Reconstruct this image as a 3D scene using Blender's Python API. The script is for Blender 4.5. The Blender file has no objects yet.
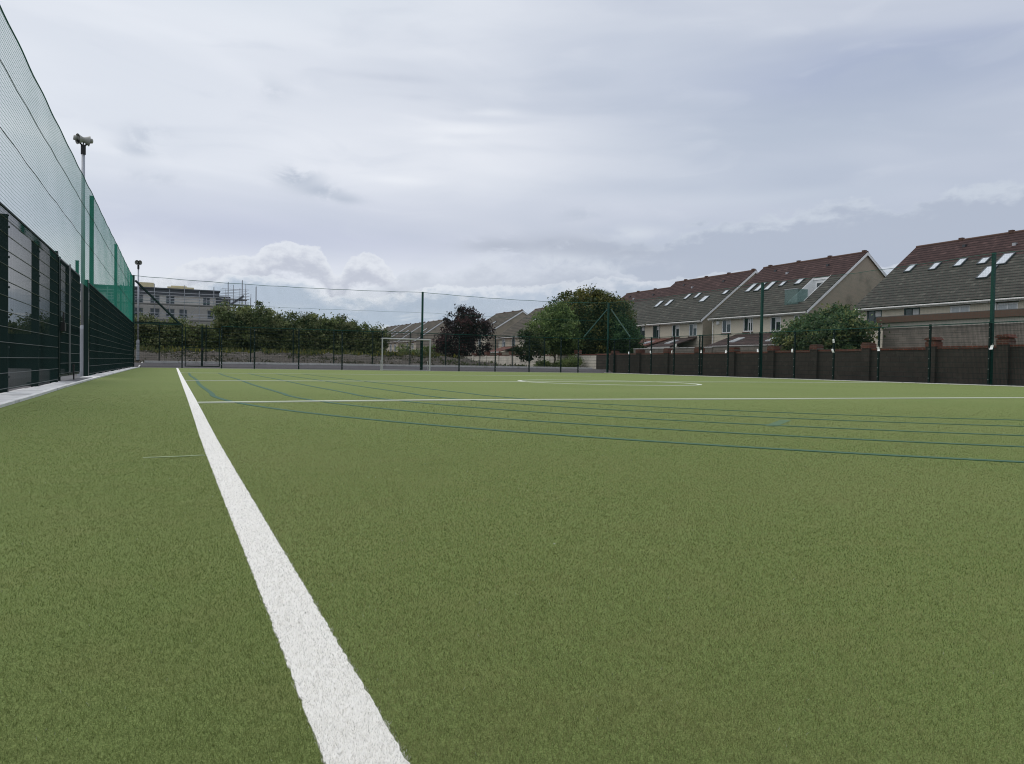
import bpy, math, random
import numpy as np
from mathutils import Vector, Matrix

random.seed(7)
scene = bpy.context.scene
COL = scene.collection
R = math.radians
YAW, PITCH, ROLL, FPX, CAMZ = .4296, -.0237, .0165, 740.4, .5
YF, XR, XL = 45.38, 28.34, -1.98          # far fence, right fence, left fence
XW = 44.0                                  # back walls of the houses


def lin(r, g, b):
    f = lambda c: (c / 255 / 12.92) if c / 255 <= .04045 else ((c / 255 + .055) / 1.055) ** 2.4
    return (f(r), f(g), f(b))


# ------------------------------------------------------------------ node helpers
class NT:
    def __init__(s, tree):
        s.t = tree; s.n = tree.nodes; s.l = tree.links

    def put(s, sock, val):
        if hasattr(val, 'is_output'):
            s.l.new(val, sock)
        elif isinstance(val, (tuple, list)):
            d = sock.default_value
            sock.default_value = tuple(val) + ((1,) if len(d) == 4 and len(val) == 3 else ())
        else:
            sock.default_value = val

    def m(s, op, a, b=None, c=None, clamp=False):
        n = s.n.new('ShaderNodeMath'); n.operation = op; n.use_clamp = clamp
        for i, x in enumerate((a, b, c)):
            if x is not None: s.put(n.inputs[i], x)
        return n.outputs[0]

    def mix(s, fac, a, b, mode='MIX'):
        n = s.n.new('ShaderNodeMix'); n.data_type = 'RGBA'; n.blend_type = mode
        s.put(n.inputs[0], fac); s.put(n.inputs[6], a); s.put(n.inputs[7], b)
        return n.outputs[2]

    def noise(s, vec, scale, detail=4, rough=.55, dist=0):
        n = s.n.new('ShaderNodeTexNoise')
        if vec is not None: s.l.new(vec, n.inputs['Vector'])
        n.inputs['Scale'].default_value = scale; n.inputs['Detail'].default_value = detail
        n.inputs['Roughness'].default_value = rough; n.inputs['Distortion'].default_value = dist
        return n.outputs['Fac']

    def ss(s, x, lo, hi):
        n = s.n.new('ShaderNodeMapRange'); n.interpolation_type = 'SMOOTHSTEP'
        s.put(n.inputs[0], x); s.put(n.inputs[1], lo); s.put(n.inputs[2], hi)
        n.inputs[3].default_value = 0; n.inputs[4].default_value = 1
        return n.outputs[0]

    def comb(s, x, y, z):
        n = s.n.new('ShaderNodeCombineXYZ')
        for i, v in enumerate((x, y, z)): s.put(n.inputs[i], v)
        return n.outputs[0]

    def sep(s, v):
        n = s.n.new('ShaderNodeSeparateXYZ'); s.l.new(v, n.inputs[0]); return n.outputs

    def pos(s):
        return s.n.new('ShaderNodeNewGeometry').outputs['Position']

    def obj(s):
        return s.n.new('ShaderNodeTexCoord').outputs['Object']

    def bump(s, h, strength, dist=.01):
        n = s.n.new('ShaderNodeBump'); s.l.new(h, n.inputs['Height'])
        n.inputs['Strength'].default_value = strength; n.inputs['Distance'].default_value = dist
        return n.outputs[0]


MATS = {}


def newmat(name):
    m = bpy.data.materials.new(name); m.use_nodes = True
    nt = NT(m.node_tree); b = m.node_tree.nodes['Principled BSDF']
    MATS[name] = m
    return m, nt, b


def mat(name, col, rough=.7, var=.2, scale=2.0, bump=0, bscale=60, metal=0, spec=.3, dirt=None, dirtscale=1.0):
    m, nt, b = newmat(name)
    p = nt.pos()
    n = nt.noise(p, scale, 6, .6)
    f = nt.m('MULTIPLY_ADD', n, 2 * var, 1 - var)
    c = nt.mix(1.0, col, nt.comb(f, f, f), 'MULTIPLY')
    if dirt:
        c = nt.mix(nt.ss(nt.noise(p, dirtscale, 7, .65), .5, .72), c, dirt)
    nt.put(b.inputs['Base Color'], c)
    b.inputs['Roughness'].default_value = rough; b.inputs['Metallic'].default_value = metal
    b.inputs['Specular IOR Level'].default_value = spec
    if bump:
        nt.l.new(nt.bump(nt.noise(p, bscale, 3, .6), bump), b.inputs['Normal'])
    return m


GREEN = mat('green_powder_coat', (.004, .017, .014), .5, .15, 6, spec=.2)
NETG = mat('net_twine_green', (.04, .30, .215), .8, .12, 1.5)
NETD = mat('net_twine_dark_green', (.025, .11, .085), .8, .12, 1.5)
POSTG = mat('tall_post_green', (.005, .046, .034), .45, .12, 3, spec=.25)
WIRE = mat('mesh_wire_green', (.004, .020, .017), .6, .1, 8, spec=.15)
HWIRE = mat('mesh_wire_sheen', (.045, .062, .056), .5, .3, 8, spec=.3)  # horizontal wires kept paler: sheen of the sky painted into their colour
GALV = mat('galvanised_steel', (.36, .37, .39), .5, .14, 9, metal=.35)
BOLT = mat('bolt_steel', (.22, .23, .23), .5, .1, 9)
WHITEP = mat('white_paint_metal', (.43, .43, .42), .45, .06, 8)
HORN = mat('grey_plastic_horn', (.30, .30, .27), .6, .1, 9)
BLACK = mat('black_plastic', (.02, .02, .02), .6, .1, 9)
CONC = mat('pale_concrete', (.58, .57, .55), .85, .2, 3, .3, 90, dirt=(.27, .255, .24), dirtscale=2.6)
KERBM = mat('kerb_concrete', (.66, .65, .62), .85, .14, 4, .25, 70, dirt=(.36, .35, .33), dirtscale=3)
GRAVEL = mat('grey_gravel', (.085, .079, .081), .9, .6, 22, .8, 30)
ASPH = mat('asphalt', (.11, .11, .112), .9, .25, 12, .4, 80)
SOIL = mat('rough_soil', (.050, .041, .031), .95, .6, 3.2, 1.0, 9, dirt=(.105, .092, .075), dirtscale=6)
RENDER = mat('cream_render', (.50, .47, .41), .9, .14, 1.2, .3, 40, dirt=(.32, .30, .26), dirtscale=.9)
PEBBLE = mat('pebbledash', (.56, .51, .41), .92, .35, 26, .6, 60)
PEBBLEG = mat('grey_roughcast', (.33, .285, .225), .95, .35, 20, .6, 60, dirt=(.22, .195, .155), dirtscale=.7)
UPVC = mat('white_upvc', (.72, .73, .73), .4, .04, 5)
DARKF = mat('dark_window_frame', (.05, .055, .06), .4, .1, 5)
GUTTER = mat('grey_white_fascia', (.56, .55, .52), .6, .12, 3)
BROWNW = mat('brown_painted_board', (.105, .06, .042), .6, .2, 5)
LINTEL = mat('brown_lintel', (.11, .065, .05), .7, .15, 6)
CREAM = mat('yellow_insulation_board', (.62, .54, .33), .8, .08, 2)
SLATE = mat('dark_slate_cladding', (.085, .088, .10), .55, .12, 2)
BLOCKR = mat('site_render', (.60, .575, .53), .9, .12, .4)
PAPER = mat('white_paper', (.82, .82, .82), .8, .04, 20)
BARK = mat('bark', (.075, .055, .04), .95, .3, 14, .6, 30)
FIBREW = mat('white_turf_pile', (.78, .755, .69), .85, .10, 60, .5, 500)
LINEW = mat('white_line_pile', (.56, .575, .47), .85, .12, 5)
LINEB = mat('blue_green_line_pile', (.044, .108, .064), .85, .15, 5)
CURT = mat('pale_blind', (.55, .56, .56), .7, .06, 3)


def glassy(name, col, rough=.06, spec=.6):
    m, nt, b = newmat(name)
    n = nt.noise(nt.pos(), 1.3, 2)
    f = nt.m('MULTIPLY_ADD', n, .5, .75)
    nt.put(b.inputs['Base Color'], nt.mix(1.0, col, nt.comb(f, f, f), 'MULTIPLY'))
    b.inputs['Roughness'].default_value = rough
    b.inputs['Specular IOR Level'].default_value = spec
    return m


PANE = glassy('dark_window_glass', (.03, .037, .04))
ROOFPANE = glassy('pale_roof_glass', (.47, .50, .52), .12)
BLINDPANE = glassy('glass_over_pale_blind', (.42, .45, .46), .1)
SITEPANE = glassy('blue_window_glass', (.035, .048, .06))

m, nt, b = newmat('green_balcony_glass')
b.inputs['Base Color'].default_value = (.16, .22, .21, 1); b.inputs['Roughness'].default_value = .08
tp = nt.n.new('ShaderNodeBsdfTransparent'); tp.inputs[0].default_value = (.72, .85, .82, 1)
ms = nt.n.new('ShaderNodeMixShader'); ms.inputs[0].default_value = .5
nt.l.new(b.outputs[0], ms.inputs[1]); nt.l.new(tp.outputs[0], ms.inputs[2]); nt.l.new(ms.outputs[0], nt.n['Material Output'].inputs[0])
BALG = m


def brickmat(name, c1, c2, mortar, w, h, axis, msize=.012, bump=.4, lichen=None, rough=.9, tone=None):
    """coursed masonry / tiles; axis 0: run along x, 1: run along y. rows follow height"""
    m, nt, b = newmat(name)
    p = nt.pos(); s = nt.sep(p)
    br = nt.n.new('ShaderNodeTexBrick')
    hv = s[2]
    if tone is not None: hv = nt.m('MULTIPLY', s[2], 1.55)
    nt.l.new(nt.comb(s[axis], hv, 0.0), br.inputs['Vector'])
    nt.put(br.inputs['Color1'], c1); nt.put(br.inputs['Color2'], c2); nt.put(br.inputs['Mortar'], mortar)
    br.inputs['Scale'].default_value = 1; br.inputs['Brick Width'].default_value = w
    br.inputs['Row Height'].default_value = h; br.inputs['Mortar Size'].default_value = msize
    br.inputs['Mortar Smooth'].default_value = .2
    c = br.outputs['Color']
    if tone is not None:
        k = nt.m('MULTIPLY_ADD', nt.noise(p, .7, 4), .18, 7.76)
        up = nt.ss(s[2], k, nt.m('ADD', k, .05))
        c = nt.mix(up, c, nt.mix(1.0, c, tone, 'MULTIPLY'))
    n = nt.noise(p, 1.1, 8, .7)
    f = nt.m('MULTIPLY_ADD', n, .9, .55)
    c = nt.mix(1.0, c, nt.comb(f, f, f), 'MULTIPLY')
    if lichen:
        c = nt.mix(nt.m('MULTIPLY', nt.ss(nt.noise(p, 2.6, 8, .75), .54, .66), .75), c, lichen)
    nt.put(b.inputs['Base Color'], c); b.inputs['Roughness'].default_value = rough
    b.inputs['Specular IOR Level'].default_value = .2
    if bump:
        nt.l.new(nt.bump(br.outputs['Fac'], -bump, .03), b.inputs['Normal'])
    return m


def tilemat(name, base, base2, lich, tone=None, row=.2):
    """coursed roof tiles: the courses follow the height on the slope"""
    m, nt, b = newmat(name)
    p = nt.pos(); q = nt.sep(p)
    w_ = nt.m('MULTIPLY', nt.m('SUBTRACT', nt.noise(p, .9, 3), .5), .03)
    rz = nt.m('DIVIDE', nt.m('ADD', q[2], w_), row)
    fr = nt.m('FRACT', rz); idx = nt.m('FLOOR', rz)
    wn = nt.n.new('ShaderNodeTexWhiteNoise'); wn.noise_dimensions = '2D'
    yi = nt.m('FLOOR', nt.m('ADD', nt.m('DIVIDE', q[1], .34), nt.m('MULTIPLY', nt.m('MODULO', idx, 2), .5)))
    nt.l.new(nt.comb(yi, idx, 0.0), wn.inputs['Vector'])
    c = nt.mix(wn.outputs['Value'], base, base2)
    stre = nt.noise(nt.comb(nt.m('MULTIPLY', q[1], .9), nt.m('MULTIPLY', idx, 3.7), 0.0), 1.6, 6, .7)
    c = nt.mix(nt.m('MULTIPLY', nt.ss(stre, .5, .68), .8), c, lich)
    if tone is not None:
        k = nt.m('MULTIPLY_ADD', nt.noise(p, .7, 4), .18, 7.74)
        c = nt.mix(nt.ss(q[2], k, nt.m('ADD', k, .06)), c, nt.mix(1.0, c, tone, 'MULTIPLY'))  # grey below the net-top line is the net's veil painted into the tiles
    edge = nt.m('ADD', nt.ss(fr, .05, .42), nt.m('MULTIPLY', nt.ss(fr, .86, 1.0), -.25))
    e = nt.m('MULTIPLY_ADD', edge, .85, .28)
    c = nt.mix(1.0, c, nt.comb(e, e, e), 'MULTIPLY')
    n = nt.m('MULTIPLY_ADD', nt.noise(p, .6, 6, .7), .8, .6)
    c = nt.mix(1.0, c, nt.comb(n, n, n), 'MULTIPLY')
    nt.put(b.inputs['Base Color'], c); b.inputs['Roughness'].default_value = .92
    b.inputs['Specular IOR Level'].default_value = .15
    nt.l.new(nt.bump(nt.m('SUBTRACT', 1.0, fr), .8, .04), b.inputs['Normal'])
    return m


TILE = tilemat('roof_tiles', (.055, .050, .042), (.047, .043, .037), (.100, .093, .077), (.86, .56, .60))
TILEX = tilemat('roof_tiles_far', (.074, .062, .048), (.062, .053, .042), (.115, .10, .08), None, .26)
RIDGE = mat('ridge_tiles', (.085, .050, .038), .85, .3, 5)
TILERED = brickmat('extension_tiles_red', (.20, .075, .05), (.12, .055, .045), (.05, .03, .028), .34, .3, 1, .03, .6, (.22, .20, .18))
TILEBR = brickmat('extension_tiles_brown', (.072, .045, .040), (.055, .037, .034), (.022, .017, .017), .34, .3, 1, .03, .6, (.10, .085, .075))
BRICK = brickmat('red_brick', (.165, .055, .036), (.115, .042, .031), (.14, .11, .09), .23, .083, 1, .012, .4, (.07, .045, .035))
BRICKX = brickmat('red_brick_far', (.19, .075, .05), (.14, .06, .045), (.12, .09, .075), .23, .083, 0, .012, .3)
DBLOCK = brickmat('brown_painted_block', (.060, .050, .042), (.053, .045, .038), (.040, .034, .030), .45, .225, 1, .012, .25, (.078, .067, .056))
CBLOCK = brickmat('cream_block', (.66, .61, .52), (.60, .555, .475), (.42, .385, .32), .45, .225, 1, .012, .3, (.42, .385, .32))
GBLOCK = brickmat('grey_block', (.22, .195, .165), (.18, .16, .135), (.14, .125, .108), .45, .225, 1, .010, .3, (.12, .105, .085))


def leafmat(name, sub=.25):
    m, nt, b = newmat(name)
    a = nt.n.new('ShaderNodeAttribute'); a.attribute_name = 'Col'
    nt.l.new(a.outputs['Color'], b.inputs['Base Color'])
    b.inputs['Roughness'].default_value = .6; b.inputs['Specular IOR Level'].default_value = .25
    tr = nt.n.new('ShaderNodeBsdfTranslucent'); nt.l.new(a.outputs['Color'], tr.inputs['Color'])
    ms = nt.n.new('ShaderNodeMixShader'); ms.inputs[0].default_value = sub
    out = nt.n['Material Output']
    nt.l.new(b.outputs[0], ms.inputs[1]); nt.l.new(tr.outputs[0], ms.inputs[2]); nt.l.new(ms.outputs[0], out.inputs[0])
    return m


LEAF = leafmat('leaves', .38)
BLADE = leafmat('turf_fibres', .35)

# turf: fine pile with brushed patches and sand flecks
m, nt, b = newmat('turf_pile')
p = nt.pos()
fine = nt.noise(p, 260, 3, .7)
midn = nt.noise(p, 38, 4, .6)
cl = nt.noise(p, 5.0, 5, .6)
big = nt.noise(p, .35, 4, .55)
c = nt.mix(nt.ss(fine, .3, .7), (.090, .128, .033), (.202, .248, .080))
c = nt.mix(nt.m('MULTIPLY', nt.ss(cl, .42, .7), .35), c, (.175, .18, .065))
c = nt.mix(nt.m('MULTIPLY', nt.ss(big, .35, .68), .30), c, (.19, .215, .075))
f = nt.m('MULTIPLY_ADD', midn, .3, .85)
c = nt.mix(1.0, c, nt.comb(f, f, f), 'MULTIPLY')
fl = nt.noise(p, 21, 1, .5)
c = nt.mix(nt.ss(fl, .825, .84), c, (.45, .46, .42))
nt.put(b.inputs['Base Color'], c); b.inputs['Roughness'].default_value = .9
b.inputs['Specular IOR Level'].default_value = .12
nt.l.new(nt.bump(nt.m('ADD', fine, nt.m('MULTIPLY', midn, 1.5)), .6, .008), b.inputs['Normal'])
TURF = m

# ------------------------------------------------------------------ geometry helpers
def wl(o):
    v = Vector((0, 0, 0))
    while o is not None:
        v += o.location; o = o.parent
    return v


class MB:
    def __init__(s):
        s.v = []; s.f = []; s.mi = []; s.k = 0

    def add(s, vs, fs):
        n = len(s.v); s.v += [tuple(v) for v in vs]
        for f in fs: s.f.append([n + i for i in f]); s.mi.append(s.k)
        return s

    def box(s, x0, y0, z0, x1, y1, z1):
        x0, x1 = min(x0, x1), max(x0, x1); y0, y1 = min(y0, y1), max(y0, y1); z0, z1 = min(z0, z1), max(z0, z1)
        return s.add([(x0, y0, z0), (x1, y0, z0), (x1, y1, z0), (x0, y1, z0), (x0, y0, z1), (x1, y0, z1), (x1, y1, z1), (x0, y1, z1)],
                     [(0, 3, 2, 1), (4, 5, 6, 7), (0, 1, 5, 4), (1, 2, 6, 5), (2, 3, 7, 6), (3, 0, 4, 7)])

    def tube(s, p, q, r, n=8, r2=None, cap=True):
        p, q = Vector(p), Vector(q); d = (q - p).normalized(); r2 = r if r2 is None else r2
        a = d.orthogonal().normalized()
        if abs(d.z) > .99: a = Vector((1, 0, 0))
        b = d.cross(a); a = b.cross(d)
        off = math.pi / n
        A = [p + r * (math.cos(off + 2 * math.pi * i / n) * a + math.sin(off + 2 * math.pi * i / n) * b) for i in range(n)]
        B = [q + r2 * (math.cos(off + 2 * math.pi * i / n) * a + math.sin(off + 2 * math.pi * i / n) * b) for i in range(n)]
        fs = [(i, (i + 1) % n, n + (i + 1) % n, n + i) for i in range(n)]
        if cap: fs += [tuple(range(n - 1, -1, -1)), tuple(range(n, 2 * n))]
        return s.add(A + B, fs)

    def path(s, pts, r, n=6):
        for a, b in zip(pts[:-1], pts[1:]): s.tube(a, b, r, n)
        return s

    def beam(s, p, q, w):
        return s.tube(p, q, w * .7071, 4)

    def prism(s, poly, vec):
        n = len(poly); vec = Vector(vec)
        A = [Vector(p) for p in poly]; B = [p + vec for p in A]
        return s.add(A + B, [tuple(range(n - 1, -1, -1)), tuple(range(n, 2 * n))] + [(i, (i + 1) % n, n + (i + 1) % n, n + i) for i in range(n)])

    def quad(s, *p): return s.add(p, [tuple(range(len(p)))])

    def wallx(s, x, y0, y1, z0, z1, holes, reveal=.12):
        """wall sheet in plane X=x facing -X with rectangular openings and reveals"""
        ys = sorted({y0, y1, *[h[0] for h in holes], *[h[1] for h in holes]})
        zs = sorted({z0, z1, *[h[2] for h in holes], *[h[3] for h in holes]})
        for a, b_ in zip(ys[:-1], ys[1:]):
            for c_, d in zip(zs[:-1], zs[1:]):
                my, mz = (a + b_) / 2, (c_ + d) / 2
                if any(h[0] < my < h[1] and h[2] < mz < h[3] for h in holes): continue
                s.quad((x, b_, c_), (x, a, c_), (x, a, d), (x, b_, d))
        X = x + reveal
        for (a, b_, c_, d) in holes:
            s.quad((x, a, c_), (x, b_, c_), (X, b_, c_), (X, a, c_)); s.quad((x, a, d), (X, a, d), (X, b_, d), (x, b_, d))
            s.quad((x, a, c_), (X, a, c_), (X, a, d), (x, a, d)); s.quad((x, b_, c_), (x, b_, d), (X, b_, d), (X, b_, c_))
        return s


def props(o, label=None, cat=None, group=None, kind=None):
    if label: o['label'] = label
    if cat: o['category'] = cat
    if group: o['group'] = group
    if kind: o['kind'] = kind
    return o


def build(name, mb, mats, parent=None, smooth=False, org=None):
    me = bpy.data.meshes.new(name)
    V = np.array(mb.v, float)
    if org is None: org = Vector(((V[:, 0].min() + V[:, 0].max()) / 2, (V[:, 1].min() + V[:, 1].max()) / 2, V[:, 2].min()))
    V = V - np.array(org)
    me.from_pydata(V.tolist(), [], mb.f)
    if not isinstance(mats, (list, tuple)): mats = [mats]
    for q in mats: me.materials.append(q)
    if len(mats) > 1: me.polygons.foreach_set('material_index', mb.mi)
    if smooth: me.polygons.foreach_set('use_smooth', [True] * len(me.polygons))
    o = bpy.data.objects.new(name, me); COL.objects.link(o)
    if parent is not None:
        o.parent = parent; o.location = Vector(org) - wl(parent)
    else:
        o.location = org
    return o


def thing(name, label, cat, loc, group=None):
    o = bpy.data.objects.new(name, None); COL.objects.link(o); o.location = loc; o.empty_display_size = .3
    return props(o, label, cat, group)


def dup(o, loc, parent=None):
    c = o.copy(); COL.objects.link(c); c.parent = parent; c.location = loc
    for ch in list(o.children):
        dup(ch, ch.location.copy(), c)
    return c


def struct(name, mb, mats, **k):
    return props(build(name, mb, mats, **k), kind='structure')


# ------------------------------------------------------------------ ground
def gz(x, y):
    """height of the ground"""
    sm = lambda a, b_, t: (lambda u: u * u * (3 - 2 * u))(min(1, max(0, (t - a) / (b_ - a))))
    z = -.05
    right = 1 - sm(19.0, 26.0, x)
    left = sm(-30, -4, x)
    z += (.30 * sm(45.45, 47.3, y)) * (1 - sm(110, 150, y)) * (1 - sm(29.6, 33, x))
    z += (.72 * sm(48.6, 56.0, y) * (1 - sm(64, 75, y))) * right * left
    if y > 49 and x < 30:
        z += (.07 * math.sin(x * 1.3 + y * .9) + .06 * math.sin(x * 2.7 - y * 1.7) + .04 * math.sin(x * 5.1 + 3 * math.sin(y * 2))) * sm(49, 52, y) * (1 - sm(70, 90, y))
    return z


def axis_pts(rng):
    out = []
    for a, b_, st in rng: out += list(np.arange(a, b_, st))
    return out + [rng[-1][1]]


xs = axis_pts([(-900, -100, 160), (-100, -30, 14), (-30, -6, 3), (-6, 32, .5), (32, 80, 6), (80, 200, 30), (200, 1200, 200)])
ys = axis_pts([(-300, -20, 70), (-20, 44, 8), (44, 76, .4), (76, 160, 7), (160, 400, 40), (400, 1600, 300)])
mb = MB()
mb.v = [(x, y, gz(x, y)) for y in ys for x in xs]
nx = len(xs)
for j in range(len(ys) - 1):
    for i in range(nx - 1):
        mb.f.append([j * nx + i, j * nx + i + 1, (j + 1) * nx + i + 1, (j + 1) * nx + i])
        cx, cy = (xs[i] + xs[i + 1]) / 2, (ys[j] + ys[j + 1]) / 2
        k = 0
        if cy < 48.4: k = 1 if -3.4 < cx < 30 else 2
        if cy < 48.4 and cx > 29.4: k = 0
        mb.mi.append(k)
struct('ground', mb, [SOIL, GRAVEL, ASPH], smooth=True, org=Vector((0, 0, 0)))

# turf sheet
mb = MB()
ty = axis_pts([(-8, 45, 1.0), (45, 45.3, .3)])
kerbL = [(-8, -1.47), (8.5, -1.51), (11, -1.54), (13.9, -1.6), (18, -1.64), (24.5, -1.66), (36.7, -1.71), (45.3, -1.68)]
kx = lambda y: float(np.interp(y, [a for a, _ in kerbL], [b_ for _, b_ in kerbL]))
for a, b_ in zip(ty[:-1], ty[1:]):
    mb.quad((kx(a), a, 0), (27.95, a, 0), (27.95, b_, 0), (kx(b_), b_, 0))
struct('turf_pitch', mb, TURF, org=Vector((0, 0, 0)))


def ribbon(mb, pts, w, z0, z1):
    """raised strip along a list of (x, y) points"""
    n = len(pts); L = []; Q = []
    ws = w if isinstance(w, (list, tuple)) else [w] * n
    for i in range(n):
        a = Vector(pts[max(0, i - 1)]); b_ = Vector(pts[min(n - 1, i + 1)])
        d = (b_ - a).normalized(); nn = Vector((-d.y, d.x))
        L.append(Vector(pts[i]) + nn * ws[i] / 2); Q.append(Vector(pts[i]) - nn * ws[i] / 2)
    for i in range(n - 1):
        A, B, C_, D = L[i], Q[i], Q[i + 1], L[i + 1]
        mb.quad((A.x, A.y, z1), (B.x, B.y, z1), (C_.x, C_.y, z1), (D.x, D.y, z1))
        mb.quad((B.x, B.y, z0), (C_.x, C_.y, z0), (C_.x, C_.y, z1), (B.x, B.y, z1))
        mb.quad((A.x, A.y, z0), (A.x, A.y, z1), (D.x, D.y, z1), (D.x, D.y, z0))
    for i, j in ((0, 0), (n - 1, 1)):
        A, B = L[i], Q[i]
        mb.quad((A.x, A.y, z0), (B.x, B.y, z0), (B.x, B.y, z1), (A.x, A.y, z1))
    return mb


lineX = lambda y: float(np.interp(y, [-8, .9, 1.6, 2.0, 2.7, 3.4, 4.2, 5.2, 7.2, 10, 20, 45], [.2215, .2215, .220, .218, .2145, .211, .208, .206, .210, .213, .209, .206]))
rj = random.Random(3)
yy = list(np.arange(-2, .6, .2)) + list(np.arange(.6, 6, .012)) + list(np.arange(6, 44.8, .3))
pts = [(lineX(y) + 0, y) for y in yy]
ws = [.098 + (rj.uniform(-.004, .004) if y < 6 else 0) for y in yy]
struct('white_sideline', ribbon(MB(), pts, [w_ - .004 for w_ in ws], .0005, .003), FIBREW, org=Vector((0, 0, 0)))
struct('white_cross_line', ribbon(MB(), [(.262, 9.16), (1.5, 9.3), (3.14, 9.44), (5.1, 9.4), (8, 9.3), (15.4, 9.17), (26.5, 9.05)], .11, .0005, .012), LINEW, org=Vector((0, 0, 0)))
struct('white_far_cross_line', ribbon(MB(), [(.262, 18.7), (6, 19.1), (9, 19.3), (13, 19.9), (18, 20.7), (26.5, 21.1)], .11, .0005, .011), LINEW, org=Vector((0, 0, 0)))
struct('white_end_line', ribbon(MB(), [(.262, 29.2), (8.6, 29.6), (18, 30.4)], .10, .0005, .008), LINEW, org=Vector((0, 0, 0)))
struct('white_goal_line', ribbon(MB(), [(.262, 43.9), (15, 44.0), (27, 44.1)], .10, .0005, .009), LINEW, org=Vector((0, 0, 0)))
cc = (11.95, 19.15)
pts = [(cc[0] + 2.62 * math.cos(t), cc[1] + 2.85 * math.sin(t)) for t in np.linspace(0, 2 * math.pi, 97)]
struct('white_circle', ribbon(MB(), pts, .12, .0005, .009), LINEW, org=Vector((0, 0, 0)))
struct('white_short_mark', ribbon(MB(), [(-.135, 4.13), (.02, 4.135), (.148, 4.15)], .022, .0005, .004), mat('faint_white_pile', (.25, .30, .16), .9, .2, 20), org=Vector((0, 0, 0)))
LANES = []
for k, r in enumerate((11.8, 10.8, 9.78, 8.8, 7.8)):
    c0 = (12.3, 11.25)
    pl = [(c0[0] - r + .02 * math.sin(y * .7), y) for y in np.arange(29, 11.3, -.8)]
    pl += [(c0[0] - r * math.cos(t), c0[1] - r * math.sin(t) * (1.0 if k < 3 else .97)) for t in np.linspace(0, math.pi / 2, 60)]
    pl += [(x, pl[-1][1]) for x in np.arange(13, 27, 1.0)]
    LANES.append(pl)
    struct('blue_lane_line', ribbon(MB(), pl, .068, .0005, .0045), LINEB, org=Vector((0, 0, 0)))
struct('blue_lane_mark', ribbon(MB(), [(4.72, 4.90), (5.46, 5.46)], .10, .0005, .0025), mat('faint_blue_pile', (.085, .145, .072), .9, .2, 9), org=Vector((0, 0, 0)))

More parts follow.
